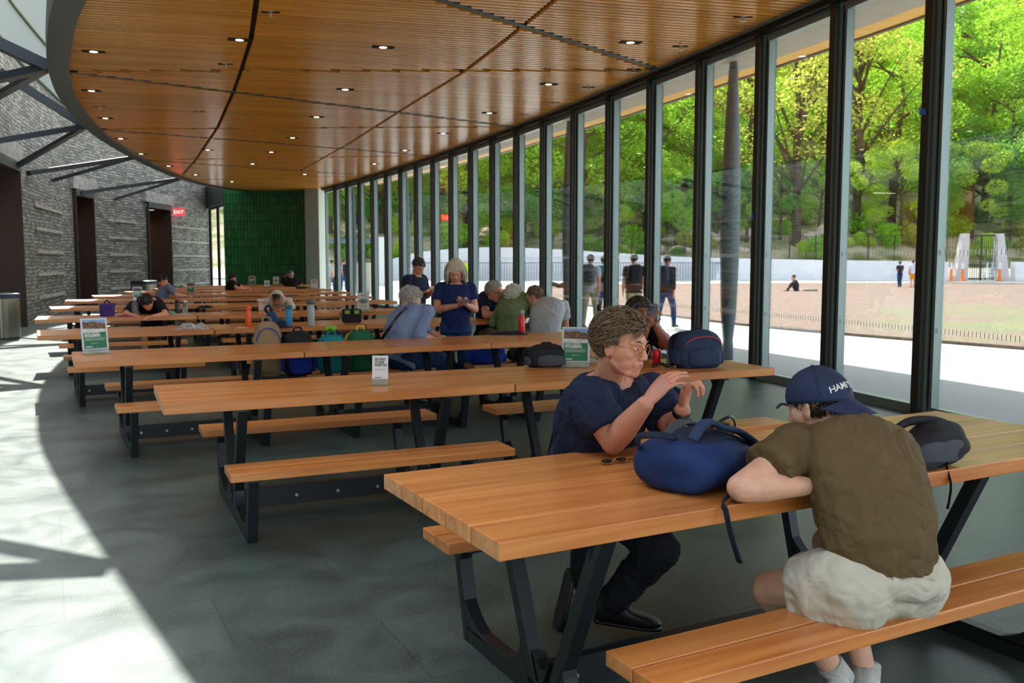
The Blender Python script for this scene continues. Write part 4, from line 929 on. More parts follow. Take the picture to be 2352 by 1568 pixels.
person('person in light grey T-shirt with close cropped hair, broad back to camera in fourth row', J, SK_R, M_grey, M_kh, dict(kind='buzz', seed=21, n=260, length=.014, rad=.004, comb=(0, -.9, -.2), lift=.2, curl=.1, line=.06, back=-.09), M_shoe_b, 1.02, vox=.011, hairm=H_sh, sleeve=.62, wide=1.2, deep=1.1, loose=1.1, hv=1.14)
# boy leaning on his arms
J = seated(0, 0, 0, -68, .95, lean=.42, headpx=(338, 694, 13.15), look_=(.1, -.55, -.85), base=V((-5.50, 13.86, 0)), width=.20); J['up'] = (0, -.6, .8); J['shl'] = at(366, 700, 13.35); J['shr'] = at(305, 702, 13.35)
J['ell'] = at(382, 722, 13.2); J['wrl'] = at(350, 727, 12.9); J['elr'] = at(288, 722, 13.2); J['wrr'] = at(318, 728, 12.9); J['neck'] = at(338, 690, 13.4)
person('child in black T-shirt bent over crossed arms on the fifth row table', J, SK_L, M_blk, M_blk, dict(kind='short', seed=23, n=260, length=.03, rad=.006, comb=(0, .4, -.2), lift=.2, curl=.1, line=.05, back=-.09), M_shoe_w, .98, vox=.011, hairm=H_dark, sleeve=.7, leg=.8, hem=.1, eyes=False, wide=1.1)
# child in pale hooded jacket
J = seated(0, 0, 0, -78, .85, lean=.2, headpx=(636, 686, 14.3), look_=(.05, -.85, -.5), base=V((-3.80, 14.75, 0)))
kd, KH = person('child in pale hooded jacket looking down, framed by the hood', J, SK_B, M_cream, M_blk, dict(kind='short', seed=24, n=160, length=.04, rad=.006, comb=(0, -.3, -1), lift=.1, curl=.1, line=.04, back=-.09), M_shoe_w, .92, vox=.011, hairm=H_dark, sleeve=1.7)
c, M = KH; b = MB(); b.ell(c+M@V((0, -.035, .02)), (.105, .095, .115), M); b.tube([c+M@V((.105*math.cos(a), .03, .01+.12*math.sin(a))) for a in [R(-50)+R(280)*i/20 for i in range(21)]], .016, 8); b.build('hood', M_cream, kd, smooth=True)
# far diners
J = seated(0, 0, 0, 20, 1.0, lean=.15, headpx=(374, 645, 19.7), look_=(.9, .3, -.3), base=V((-7.68, 19.85, 0)))
person('person in grey blue shirt sitting far left at the seventh row', J, SK_L, M_gb, M_kh, dict(kind='short', seed=25, n=150, length=.04, rad=.007, comb=(0, -.9, -.2), lift=.3, curl=.2, line=.05, back=-.09, vol=1.06), M_shoe_b, 1.05, vox=.014, hairm=H_dark, sleeve=.8)
J = seated(0, 0, 0, 0, .98, lean=.1, headpx=(534, 640, 25.3), look_=(1, -.1, -.2), base=V((-7.85, 25.3, 0)))
person('person in black tee with tied hair, seated far off left of the small framed signs', J, SK_L, M_blk, M_jean, dict(kind='bun', seed=26, n=120, length=.05, rad=.008, comb=(0, -.9, .3), lift=.4, curl=.2, line=.05, back=-.09, vol=1.05), M_shoe_b, 1.0, vox=.016, hairm=H_dark, sleeve=.6, female=True)
J = seated(0, 0, 0, 100, 1.0, lean=.2, headpx=(668, 632, 29.8), look_=(-.5, .8, -.1), base=V((-7.25, 29.75, 0)), width=.22)
far1, FH = person('person in dark top and cap with back to camera at the farthest row', J, SK_L, M_blk, M_jean, dict(kind='short', seed=27, n=100, length=.03, rad=.008, comb=(0, -.5, -1), lift=.1, curl=.1, line=-.01, back=-.09), M_shoe_b, 1.1, vox=.016, hairm=H_grey, sleeve=.7, wide=1.2)
c, M = FH; b = MB(); b.ell(c+M@V((0, -.01, .06)), (.095, .115, .085), M); b.build('cap', M_plast, far1, smooth=True)
J = seated(0, 0, 0, -60, .9, lean=.25, headpx=(655, 634, 30.6), look_=(.6, -.7, -.2), base=V((-7.72, 31.1, 0)))
person('person with dark hair facing the capped diner across the farthest row', J, SK_L, M_cream, M_jean, dict(kind='short', seed=28, n=100, length=.05, rad=.008, comb=(0, -.5, -1), lift=.2, curl=.1, line=.04, back=-.09), M_shoe_b, .95, vox=.016, hairm=H_dark, sleeve=.5, female=True)

# ---------------------------------------------------------------- backpacks and bags
def fabric(n, c): return mat(n, c, .7, spec=.3, noise_s=9, noise_a=.12, bump=.25, bump_s=180)
def backpack(label, base, rz, w, d, h, cm, cp, cs, tilt=0, group=None, cat='backpack', name='backpack', straps=True, dangle=0, zipc=None):
    t = thing(name, label, cat, base, 0, group); Rm = (Matrix.Rotation(rz, 3, 'Z')@Matrix.Rotation(tilt, 3, 'X')); o = V(base); P = lambda x, y, z: o+Rm@V((x, y, z))
    b = MB(); sell(b, P(0, 0, h*.48), (w/2, d/2, h*.5), Rm, .55, 28, 20, .12); bake(b.build('body', cm, t), None, 0, .03, .12)
    b = MB(); sell(b, P(0, -d*.42, h*.30), (w*.36, d*.22, h*.25), Rm, .55); bake(b.build('front_pocket', cp, t), None, 0, .015, .08)
    b = MB(); strap(b, [P(-.04, .02, h*.95), P(-.03, .02, h*1.06), P(.03, .02, h*1.06), P(.04, .02, h*.95)], .02, .006, up=Rm@V((0, 1, 0))); b.build('handle', cs, t, smooth=True)
    if zipc: b = MB(); b.tube([P(w*.40*math.cos(a), -d*.40-.02*math.sin(a), h*.62+h*.24*math.sin(a)) for a in [math.pi*i/14 for i in range(15)]], .0045, 6); b.build('zip', zipc, t)
    for s in (-1, 1):
        b = MB(); sell(b, P(s*w*.47, 0, h*.28), (.03, d*.3, h*.2), Rm, .6); b.build('side_pocket', cp, t, smooth=True)
        if straps: b = MB(); strap(b, [P(s*w*.2, d*.35, h*.9), P(s*w*.34, d*.75, h*.75), P(s*w*.38, d*.72, h*.4), P(s*w*.42, d*.45, h*.12)], .05, .012, up=Rm@V((0, 1, 0))); b.build('shoulder_strap', cs, t, smooth=True)
    if dangle: b = MB(); strap(b, [P(w*.3, -d*.3, h*.1), P(w*.38, -d*.5, -.02), P(w*.36, -d*.5, -dangle)], .02, .003, up=Rm@V((0, 1, 0))); b.build('loose_strap', cs, t)
    return t
F_navy = fabric('navy_nylon', rgb(40, 58, 88)); F_blue = fabric('deep_blue_nylon', rgb(22, 48, 96)); F_dkb = fabric('dark_blue_webbing', rgb(24, 34, 56)); F_blk = fabric('black_nylon', rgb(26, 27, 32)); F_tan = fabric('tan_canvas', rgb(146, 122, 88)); F_teal = fabric('teal_print', rgb(24, 128, 134)); F_grn = fabric('forest_green_nylon', rgb(28, 96, 66)); F_yel = fabric('yellow_webbing', rgb(222, 186, 42)); F_cobalt = fabric('cobalt_nylon', rgb(28, 60, 170)); F_pur = fabric('purple_print', rgb(70, 44, 116)); F_lime = fabric('lime_fabric', rgb(130, 190, 50)); F_red = fabric('red_piping', rgb(190, 60, 66)); F_gry = fabric('slate_grey_nylon', rgb(66, 72, 80))
backpack('navy backpack with red piping standing upright on second row table beside the soda cans', (1.36, 6.60, .76), R(18), .36, .20, .27, F_navy, F_navy, F_dkb, zipc=F_red)
# the big blue pack lying on the nearest table
t = thing('backpack', 'large deep blue backpack lying on its back on the nearest table between the two men', 'backpack', T1(.86, -.10, .76))
Mb = look(T1u*.94+T1v*.33)  # y axis runs from base to top of the pack
o = T1(.955, -.165, .762); P = lambda x, y, z: o+Mb@V((x*1.0, y*1.02, z*.76))
b = MB(); rings = []
for y, w, h, z0 in ((-.235, .05, .05, .09), (-.225, .12, .085, .095), (-.19, .155, .108, .108), (-.10, .170, .116, .114), (.0, .172, .108, .108), (.10, .165, .092, .092), (.18, .145, .070, .072), (.23, .11, .048, .052), (.25, .05, .02, .045)):
    rings.append([P(math.copysign(abs(math.cos(a))**.72, math.cos(a))*w, y, z0+math.copysign(abs(math.sin(a))**.8, math.sin(a))*h) for a in [2*math.pi*i/36 for i in range(36)]])
b.loft(rings); bake(b.build('body', F_blue, t, sub=1), None, 0, .022, .10)
b = MB(); rings = []
for y, z in ((-.17, .205), (-.10, .236), (0, .230), (.10, .196), (.18, .158)): rings.append([P(x, y, z+.018*math.cos(x*14)+dz) for x, dz in ((-.10, -.01), (-.05, .004), (0, .008), (.05, .004), (.10, -.01), (.10, -.03), (-.10, -.03))])
b.loft(rings); b.build('back_panel', F_dkb, t, smooth=True)
for s in (-1, 1):
    b = MB(); strap(b, [P(s*.05, -.15, .225), P(s*.06, -.08, .275+.02*s), P(s*.075, .0, .262), P(s*.09, .10, .222), P(s*.125, .17, .15)], .050, .012, up=Mb@V((0, 0, 1))); sp_ = b.build('shoulder_strap', F_navy if s > 0 else F_gry, t, smooth=True)
    b = MB(); b.box(P(s*.077, .01, .275), (.034, .026, .010), Mb); b.build('buckle', M_plast, sp_, bevel=.002)
b = MB(); strap(b, [P(-.12, -.20, .16), P(-.11, -.235, .225), P(-.05, -.235, .25), P(.0, -.17, .235)], .026, .006, up=Mb@V((1, 0, 1))); b.build('handle', F_dkb, t, smooth=True)
b = MB(); strap(b, [P(.02, .0, .24), P(.05, .09, .29), P(.03, .17, .24), P(.0, .2, .17)], .012, .004, up=Mb@V((1, 0, 0))); b.build('cord', M_plast, t, smooth=True)
b = MB(); strap(b, [P(.165, .02, .17), P(.178, .05, .10), P(.17, .03, .03)], .024, .005, up=Mb@V((1, 0, 0))); b.build('compression_strap', F_dkb, t, smooth=True)
e0 = on(1664, 1148, .775); b = MB(); strap(b, [P(.168, .06, .07), e0, at(1667, 1172, e0.y-.045), at(1680, 1230, e0.y-.05), at(1699, 1292, e0.y-.04)], .027, .003, up=V((1, .3, 0))); b.build('hanging_strap', F_dkb, t, smooth=True)
# black sling bag at the right
t = thing('sling_bag', 'black sling bag lying on nearest table right of the seated cap wearer', 'bag', T1(1.88, -.34, .76)); o = T1(1.885, -.345, .76); Mb = look(T1u); P = lambda x, y, z: o+Mb@V((x, y, z))
b = MB(); sell(b, P(.02, 0, .072), (.075, .185, .072), Mb@Matrix.Rotation(R(12), 3, 'X'), .55, 26, 18, .25); bake(b.build('body', F_blk, t), None, 0, .03, .1)
b = MB(); sell(b, P(.075, 0, .06), (.02, .13, .045), Mb, .6); b.build('front_pocket', F_gry, t, smooth=True)
b = MB(); strap(b, [P(-.02, -.16, .13), P(-.02, -.06, .165), P(.0, .08, .155), P(.02, .18, .10)], .035, .012, up=Mb@V((1, 0, 0))); b.build('strap', F_blk, t, smooth=True)
e0 = o+Mb@V((.03, .165, .10)); b = MB(); strap(b, [e0, at(2176, 1062, e0.y-.12), at(2184, 1110, e0.y-.17), at(2181, 1145, e0.y-.17), at(2176, 1168, e0.y-.17)], .02, .003, up=V((1, 0, 0))); b.build('hanging_strap', F_blk, t, smooth=True)
# school packs on the bench of the third row
g5 = 'school backpacks on the third row bench'
def bench3(px, dv=.68): 
    a = .474
    for i in range(400):
        u = i*.015; p = V((-3.596+math.cos(a)*u-math.sin(a)*dv, 7.368+math.sin(a)*u+math.cos(a)*dv, .43))
        if 1176+2080*p.x/p.y > px: return p
    return p
backpack('tan canvas backpack with blue and yellow trim, left of the row of packs', bench3(612), R(20), .27, .20, .53, F_tan, F_tan, F_tan, R(-6), g5, zipc=F_cobalt)
backpack('black and cobalt backpack with dangling strap, second of the school packs', bench3(680), R(28), .30, .22, .43, F_blk, F_cobalt, F_blk, R(6), g5, dangle=.28)
backpack('patterned blue backpack, middle of the row of school packs', bench3(706)+V((0, 0, 0)), R(20), .24, .2, .40, F_cobalt, F_dkb, F_dkb, R(-8), g5, dangle=.22) if False else None
backpack('teal printed backpack with green tassel, third of the school packs', bench3(757), R(22), .28, .22, .38, F_teal, F_teal, F_teal, R(4), g5)
b = MB(); q0 = bench3(757)+V((0, 0, .44))
for i in range(12): b.ell(q0+V((.035*math.sin(i*2.4), .03*math.cos(i*1.7)-.02, .02*math.sin(i*3.1))), (.022, .022, .022), None, 8, 6)
tag(b.build('pompom', F_lime, smooth=True), 'lime green bobbly keychain toy on top of the teal backpack', 'toy')
backpack('forest green backpack with yellow edged straps, rightmost of the school packs', bench3(826), R(24), .29, .22, .42, F_grn, F_grn, F_yel, R(5), g5)
backpack('slumped cobalt blue bag on bench behind the third row, below the dark cloth', bench3(1115), R(10), .40, .26, .22, F_cobalt, F_cobalt, F_cobalt, 0, None, 'bag', 'tote_bag', False)
backpack('black bag slumped on the second row table left of the programme sign', (.26, 6.66, .76), R(20), .30, .17, .16, F_blk, F_gry, F_blk, 0, None, 'bag', 'shoulder_bag', False)
backpack('dark olive bag on the bench behind the third row, right of the cobalt bag', bench3(1195), R(10), .26, .24, .26, fabric('olive_nylon', rgb(70, 78, 60)), F_blk, F_blk, 0, None, 'bag', 'holdall', False)

# ---------------------------------------------------------------- bottles, cans and table clutter
def bottle(label, p, r, h, body, cap, neck=.35, kind='bottle', group=None, loop=False, metal=False):
    t = thing('water_bottle' if kind == 'bottle' else kind, label, kind, p, 0, group); b = MB(); hb = h*.72
    b.lathe([(r*.9, 0), (r, .008), (r, hb*.93), (r*.8, hb), (r*neck*1.3, hb+h*.06), (r*neck*1.3, hb+h*.1)], p, 20); b.build('flask', body, t, smooth=True)
    b = MB(); b.lathe([(r*neck*1.5, hb+h*.10), (r*neck*1.6, hb+h*.12), (r*neck*1.6, h*.97), (r*neck*1.2, h)], p, 16)
    b.build('cap', cap, t, smooth=True)
    return t
def pl(c, n='plastic', **k): return mat(n, c, k.pop('r', .35), **k)
Bt = lambda px, py: on(px, py, .76)
bottle('bright orange bottle on fourth row table left of the tan backpack', Bt(571, 749), .037, .25, pl(rgb(236, 96, 40)), pl(rgb(236, 96, 40)), .5)
bottle('cyan blue sports bottle on fourth row table behind the navy cap', Bt(664, 747), .040, .25, pl(rgb(40, 150, 196)), pl(rgb(30, 110, 130)), .7)
bottle('tall light grey flask with domed lid on fourth row table', Bt(715, 748), .045, .32, pl(rgb(178, 182, 180)), pl(rgb(80, 88, 92)), .7)
bottle('red metal bottle with grey cap beside the dark folded cloth', Bt(1198, 767), .036, .26, pl(rgb(224, 44, 40), r=.25), pl(rgb(150, 160, 158)), .5)
bottle('sage green tall bottle with black spout behind the head of the man in navy', Bt(1376, 775), .037, .34, pl(rgb(104, 128, 118)), M_plast, .4)
bottle('pale pink tumbler on fifth row table left of the hooded child', Bt(600, 714), .045, .19, pl(rgb(222, 196, 196)), pl(rgb(236, 226, 226)), .9)
M_clear = pl(rgb(200, 210, 205), 'clear_plastic', r=.12, trans=.85)
bottle('clear plastic bottle standing in front of the boy in black', Bt(311, 724), .045, .26, M_clear, M_white, .35)
bottle('dark green steel bottle on fifth row table right of the boy', Bt(408, 719), .036, .20, pl(rgb(48, 62, 52)), M_plast, .6)
bottle('clear squeezed bottle on fifth row table right of the dark green bottle', Bt(426, 718), .038, .19, M_clear, M_white, .4)
def can(label, p, c, h=.122, r=.033):
    t = thing('soda_can', label, 'can', p, 0, 'drink cans on the second row'); b = MB(); b.lathe([(r*.8, 0), (r, .008), (r, h*.88), (r*.82, h*.98)], p, 24); b.build('can_body', mat('can_print', c, .25, .4), t, smooth=True)
    b = MB(); b.lathe([(r*.82, h*.97), (r*.84, h), (r*.7, h*.985), (.002, h*.985)], p, 24); b.build('can_lid', mat('can_aluminium', rgb(200, 200, 205), .25, .9), t, smooth=True)
can('red soda can on the second row table left of the navy backpack', on(1508, 838, .76), rgb(200, 22, 30)); can('silver and blue soda can touching the navy backpack', on(1541, 838, .76), rgb(120, 140, 180))
b = MB(); q = on(1372, 826, .76); sell(b, q+V((0, 0, .05)), (.075, .05, .05), None, .8, 14, 10); b.v = [p+V((noise.noise(p*20), noise.noise(p*21+V((5, 0, 0))), noise.noise(p*19)))*.03 for p in b.v]; tag(b.build('paper_bag', mat('kraft_paper', rgb(196, 160, 110), .8)), 'crumpled brown paper bag right of the green programme sign', 'paper bag')
b = MB(); q = on(1366, 806, .76); sell(b, q+V((0, .05, .08)), (.06, .04, .06), None, .8, 14, 10); b.v = [p+V((noise.noise(p*22), noise.noise(p*21+V((5, 0, 0))), noise.noise(p*19)))*.035 for p in b.v]; tag(b.build('paper_wrapper', mat('printed_wrapper', rgb(220, 220, 232), .7)), 'crumpled white printed wrapper behind the brown paper bag', 'wrapper')
b = MB(); q = on(1533, 842, .765); strap(b, [q+V((-.11, .0, 0)), q+V((-.05, .02, .02)), q+V((0, -.02, .01)), q+V((.06, .02, .02)), q+V((.08, -.01, 0))], .03, .012); tag(b.build('sunglasses', M_plast, smooth=True), 'black sunglasses lying in front of the soda cans', 'sunglasses')
b = MB(); q = on(1480, 818, .76); sell(b, q+V((0, 0, .05)), (.06, .05, .055), None, .4, 14, 10); tag(b.build('snack_basket', mat('woven_basket', rgb(190, 140, 80), .8, bump=.5, bump_s=90), smooth=True), 'small tan snack basket left of the red soda can', 'basket')
def cloth_heap(label, px, py, w, d, h, m, nm='folded_cloth', cat='cloth', z=.76):
    q = on(px, py, z); b = MB(); n = 22; top = []
    for i in range(n):
        for j in range(n):
            x = (i/(n-1)*2-1); y = (j/(n-1)*2-1); r = max(0, 1-(x*x)**1.2)*max(0, 1-(y*y)**1.2)
            top.append(q+V((x*w/2+.02*noise.noise(V((y*3, 1, px))), y*d/2+.02*noise.noise(V((x*3, 4, px))), .002+h*r*(.65+.6*noise.noise(V((x*2.6, y*2.6, px)))))))
    m_ = len(top); bot = [V((p.x, p.y, z+.0005)) for p in top]; fs = []
    for i in range(n-1):
        for j in range(n-1): a = i*n+j; fs += [(a, a+1, a+n+1, a+n), (m_+a, m_+a+n, m_+a+n+1, m_+a+1)]
    for i in range(n-1): fs += [(i, m_+i, m_+i+1, i+1), ((n-1)*n+i, (n-1)*n+i+1, m_+(n-1)*n+i+1, m_+(n-1)*n+i), (i*n, (i+1)*n, m_+(i+1)*n, m_+i*n), (i*n+n-1, m_+i*n+n-1, m_+(i+1)*n+n-1, (i+1)*n+n-1)]
    b.add(top+bot, fs); return tag(b.build(nm, m, smooth=True), label, cat)
cloth_heap('dark navy folded jacket on third row table around the red bottle', 1168, 768, .40, .16, .045, F_dkb)
cloth_heap('crumpled white, tan and navy patterned cloth on fourth row table', 441, 755, .40, .17, .09, mat('patterned_cloth', rgb(170, 160, 152), .8, noise_s=26, noise_a=.55))
cloth_heap('sage green soft pouch on fifth row table beside the dark bottle', 392, 722, .16, .12, .07, fabric('sage_fabric', rgb(134, 146, 122)), 'pouch', 'pouch')
cloth_heap('pale pink scarf on fifth row table in front of the clear squeezed bottle', 420, 724, .28, .1, .04, fabric('dusty_pink', rgb(186, 158, 148)), 'scarf', 'scarf')
cloth_heap('red and purple wrapper left of the clear bottle on fifth row', 286, 727, .22, .09, .03, fabric('magenta_wrap', rgb(150, 40, 80)), 'snack_wrapper', 'wrapper')
cloth_heap('small orange and white wrapper left of the orange bottle', 553, 753, .14, .06, .012, mat('orange_wrap', rgb(232, 190, 170), .6), 'snack_wrapper', 'wrapper')
cloth_heap('black folded umbrella pouch on sixth row table, right of the clear bottles', 470, 707, .30, .08, .05, F_blk, 'pouch', 'pouch')
t = thing('lunch_sleeve', 'blue neoprene lunch bag with loop handles beside the cyan bottle', 'lunch bag', on(625, 747, .76)); o = t.location
b = MB(); sell(b, o+V((0, 0, .085)), (.075, .05, .085), Matrix.Rotation(R(-14), 3, 'Y'), .6, 20, 14, .3); b.build('body', fabric('blue_neoprene', rgb(26, 78, 128)), t, smooth=True)
b = MB(); strap(b, [o+V((-.055, 0, .15)), o+V((-.075, 0, .215)), o+V((-.03, 0, .235)), o+V((.0, 0, .16))], .03, .006, up=V((0, 1, 0))); b.build('handle', F_dkb, t, smooth=True)
t = thing('lunch_box', 'black lunch box with lime green buckles on fourth row table', 'lunch box', on(808, 742, .76)); o = t.location
b = MB(); b.box(o+V((0, 0, .095)), (.23, .15, .17), rz=R(20)); b.build('body', F_blk, t, bevel=.02)
for s in (-1, 1): b = MB(); b.box(o+V((s*.055+.02, -.085+s*.02, .145)), (.06, .02, .045), rz=R(20)); b.build('buckle', F_lime, t, bevel=.004)
t = thing('lunch_box', 'purple printed lunch box on fifth row table left of the boy', 'lunch box', on(247, 728, .76)); o = t.location
b = MB(); b.box(o+V((0, 0, .10)), (.19, .12, .18), rz=R(15)); b.build('body', F_pur, t, bevel=.02); b = MB(); strap(b, [o+V((-.05, 0, .18)), o+V((0, 0, .235)), o+V((.05, 0, .18))], .02, .005, up=V((0, 1, 0))); b.build('handle', F_blk, t, smooth=True)
t = thing('baseball_cap', 'navy baseball cap resting on fourth row table in front of the cyan bottle', 'cap', on(650, 752, .76)); o = t.location
b = MB(); b.ell(o+V((-.02, 0, .012)), (.075, .085, .075), None, 18, 12); b.v = [V((p.x, p.y, max(p.z, .762))) for p in b.v]; b.build('crown', F_dkb, t, smooth=True); b = MB(); sell(b, o+V((.075, 0, .008)), (.06, .07, .006), None, .8, 18, 6); b.build('brim', F_dkb, t, smooth=True)
# folded glasses and the yellow leaflet on the nearest table
t = thing('eyeglasses', 'folded dark glasses with gold rims lying on nearest table', 'glasses', on(1410, 1064, .762)); o = V(t.location)
for s in (-1, 1):
    b = MB(); cc = o+T1u*s*.033+V((0, 0, .012)); pts = [cc+T1u*math.cos(a)*.026+(T1v*.5+V((0, 0, .35)))*math.sin(a)*.022 for a in [2*math.pi*i/20 for i in range(21)]]; b.tube(pts, .0016, 6); b.build('rim', M_gold, t, smooth=True)
    b = MB(); b.loft([[cc+T1u*math.cos(a)*r+(T1v*.5+V((0, 0, .35)))*math.sin(a)*r*.85+V((0, 0, z)) for a in [2*math.pi*i/20 for i in range(20)]] for r, z in ((.0245, 0), (.0245, .001))]); b.build('lens', mat('smoked_lens', rgb(40, 34, 26), .08), t)
    b = MB(); b.tube([o+T1u*s*.06+V((0, 0, .010)), o+T1u*s*.055+T1v*.012+V((0, 0, .008)), o-T1u*s*.05+T1v*.022+V((0, 0, .004))], .002, 6); b.build('temple', M_gold, t, smooth=True)
b = MB(); b.tube([o-T1u*.008+V((0, 0, .016)), o+V((0, 0, .020)), o+T1u*.008+V((0, 0, .016))], .0016, 6); b.build('bridge', M_gold, t)
q = T1(1.22, -.30, .7615); b = MB(); b.prism([q+T1u*x+T1v*y for x, y in ((-.10, -.05), (.10, -.07), (.12, .06), (-.08, .07))], (0, 0, 0), (0, 0, .002)); tag(b.build('leaflet', mat('fluorescent_yellow_paper', rgb(214, 232, 40), .6, noise_s=30, noise_a=.1)), 'fluorescent yellow green leaflet on nearest table under the left arm of the cap wearer', 'leaflet')

# ---------------------------------------------------------------- table-top signs
M_pg = mat('poster_green', rgb(30, 112, 72), .5); M_sky = mat('poster_sky', rgb(120, 160, 205), .5); M_hills = mat('poster_autumn_trees', rgb(110, 84, 56), .6, noise_s=60, noise_a=.6); M_snow = mat('poster_snow', rgb(205, 208, 205), .6, noise_s=50, noise_a=.2); M_ink = mat('poster_dark_ink', rgb(30, 60, 50), .6); M_acr = mat('acrylic_block', rgb(210, 225, 220), .08, trans=.8); M_frame = mat('silver_frame', rgb(198, 200, 206), .4)
def sign(label, p, face, w, h, style, tilt=6):
    t = thing('table_sign', label, 'sign', p, 0, None); f = V((math.cos(R(face)), math.sin(R(face)), 0)); x = V((-f.y, f.x, 0)); M = Matrix((x, -f, V((0, 0, 1)))).transposed()@Matrix.Rotation(R(-tilt), 3, 'X')
    P = lambda a, b_, d=0: V(p)+M@V((a, -d, b_+.0)); rect = lambda mb, x0, x1, z0, z1, d: mb.add([P(x0, z0, d), P(x1, z0, d), P(x1, z1, d), P(x0, z1, d)], [(0, 1, 2, 3)])
    b = MB(); b.box(P(0, h/2+.03), (w, .005, h), M); b.build('panel', M_frame if style == 'prog' else M_white, t)
    b = MB(); b.box(V(p)+V((0, 0, .004)), (w, .07, .008), M); b.box(P(0, .02), (w, .006, .04), M); b.build('acrylic_base', M_acr, t)
    z0 = .03; d = .0032
    if style == 'prog':
        m = w*.07; b = MB(); rect(b, -w/2+m, w/2-m, z0+h*.06, z0+h*.56, d); b.build('green_panel', M_pg, t)
        b = MB(); rect(b, -w/2+m, w/2-m, z0+h*.80, z0+h*.95, d); b.build('picture_sky', M_sky, t); b = MB(); rect(b, -w/2+m, w/2-m, z0+h*.56, z0+h*.68, d); b.build('picture_ground', M_snow, t)
        b = MB(); b.add([P(-w/2+m, z0+h*.68, d), P(w/2-m, z0+h*.66, d), P(w/2-m, z0+h*.82, d+.0002), P(w*.2, z0+h*.86, d+.0002), P(0, z0+h*.9, d+.0002), P(-w*.3, z0+h*.87, d+.0002), P(-w/2+m, z0+h*.91, d+.0002)], [(0, 1, 2, 3, 4, 5, 6)]); b.build('picture_trees', M_hills, t)
        for i, s in enumerate(('DAVIS CENTER', 'PROGRAMMING')): text_mb(s, w*.135, M, P(-w/2+m*1.6, z0+h*(.475-.062*i), d), bold=.0006*w/.2, spacing=1.0, xs=.62).build('heading', M_white, t)
        b = MB()
        for i in range(4): rect(b, -w/2+m*1.6, w/2-m*(1.8+.8*(i % 2)), z0+h*(.375-.022*i), z0+h*(.380-.022*i), d+.0004)
        rect(b, -w*.16, w*.12, z0+h*.215, z0+h*.222, d+.0004); rect(b, -w/2+m*1.6, -w*.12, z0+h*.10, z0+h*.125, d+.0004); b.build('small_print', M_white, t)
    if style == 'hear':
        for i, s in enumerate(('WE WANT', 'TO HEAR', 'FROM YOU!')): text_mb(s, w*.215, M, P(-w*.34, z0+h*(.80-.115*i), d), bold=.0006, xs=.66).build('heading', M_ink, t)
        b = MB()
        for i in range(2): rect(b, -w*.34, w*.38, z0+h*(.44-.035*i), z0+h*(.447-.035*i), d)
        rect(b, -w*.34, w*.1, z0+h*.10, z0+h*.125, d); b.build('small_print', M_ink, t)
    if style == 'oval':
        b = MB(); n = 28; b.add([P(math.cos(2*math.pi*i/n)*w*.38, z0+h*.5+math.sin(2*math.pi*i/n)*h*.14, d) for i in range(n)], [tuple(range(n))]); b.build('oval_plan', mat('oval_print', rgb(110, 150, 130), .6, noise_s=80, noise_a=.3), t)
        b = MB()
        for i in range(3): rect(b, -w*.3, w*.3, z0+h*(.26-.06*i), z0+h*(.272-.06*i), d)
        rect(b, -w*.2, w*.2, z0+h*.82, z0+h*.85, d); b.build('small_print', M_ink, t)
    return t
sign('large silver framed programme sign with green panel and photograph on second row table', on(1322, 843, .76), -100, .205, .265, 'prog')
sign('small white feedback sign with bold dark lettering on second row table', on(873, 884, .76), -92, .10, .155, 'hear')
sign('angled green programme sign at left end of third row table', on(221, 812, .76), -42, .22, .27, 'prog')
sign('white sign with green oval plan on sixth row table', on(834, 716, .76), -95, .19, .27, 'oval')
sign('small green programme sign on seventh row, left of the exit door', on(438, 675, .76), -85, .20, .25, 'prog')
sign('green programme sign turned sideways left of the boy in black', on(318, 692, .76), -35, .20, .26, 'prog')
sign('tiny framed programme sign far off in front of the green wall', on(579, 655, .76), -85, .22, .28, 'prog')
sign('tiny white sign far off left of the capped diner', on(634, 655, .76), -85, .2, .26, 'oval')
sign('tiny white folded sign on ninth row near the window end', on(722, 664, .76), -85, .2, .26, 'hear')
sign('pale cup shaped menu card far off right of the tiny framed sign', on(613, 661, .76), -85, .16, .2, 'oval')

# ---------------------------------------------------------------- bins, exit sign, fittings
M_st = mat('brushed_steel', rgb(150, 146, 132), .28, .9, noise_s=30, stretch=(20, 20, .6), noise_a=.2)
def litter_bin(label, p, rz, w=.62, h=.88):
    t = thing('litter_bin', label, 'litter bin', p, rz, 'steel litter bins'); b = MB()
    def ring(s, z): return [V((math.copysign(abs(math.cos(a))**.55, math.cos(a))*s*w/2, math.copysign(abs(math.sin(a))**.55, math.sin(a))*s*w*.38, z)) for a in [2*math.pi*i/40 for i in range(40)]]
    b.loft([ring(.94, 0), ring(.96, .03), ring(1, h*.9)]); b.build('body', M_st, t, smooth=False, local=True)
    b = MB(); b.loft([ring(1.01, h*.9), ring(1.02, h), ring(.9, h*1.02)]); b.build('lid', mat('blue_black_lid', rgb(30, 52, 76), .4), t, local=True)
    b = MB(); b.loft([ring(.45, h*1.021), ring(.45, h*1.025)]); b.build('opening', M_black, t, local=True)
litter_bin('stainless steel litter bin with dark blue lid at the far left edge', (-10.35, 18.2, 0), R(-18), .80, .90)
litter_bin('grey litter bin with dark lid by the third portal, partly hidden by tables', (-11.6, 28.6, 0), R(-18), .75, .95)
t = thing('exit_sign', 'glowing red EXIT sign on the stone wall right of the third portal', 'exit sign', (-13.98, 38.0, 3.62)); o = V(t.location)+V((.10, 0, 0))
ef = look(V((-.18, 1, 0))); b = MB(); b.box(o, (.46, .07, .27), ef); b.build('housing', mat('exit_red', rgb(190, 10, 16), .4, emit=(1, .01, .02, 1), es=1.6), t)
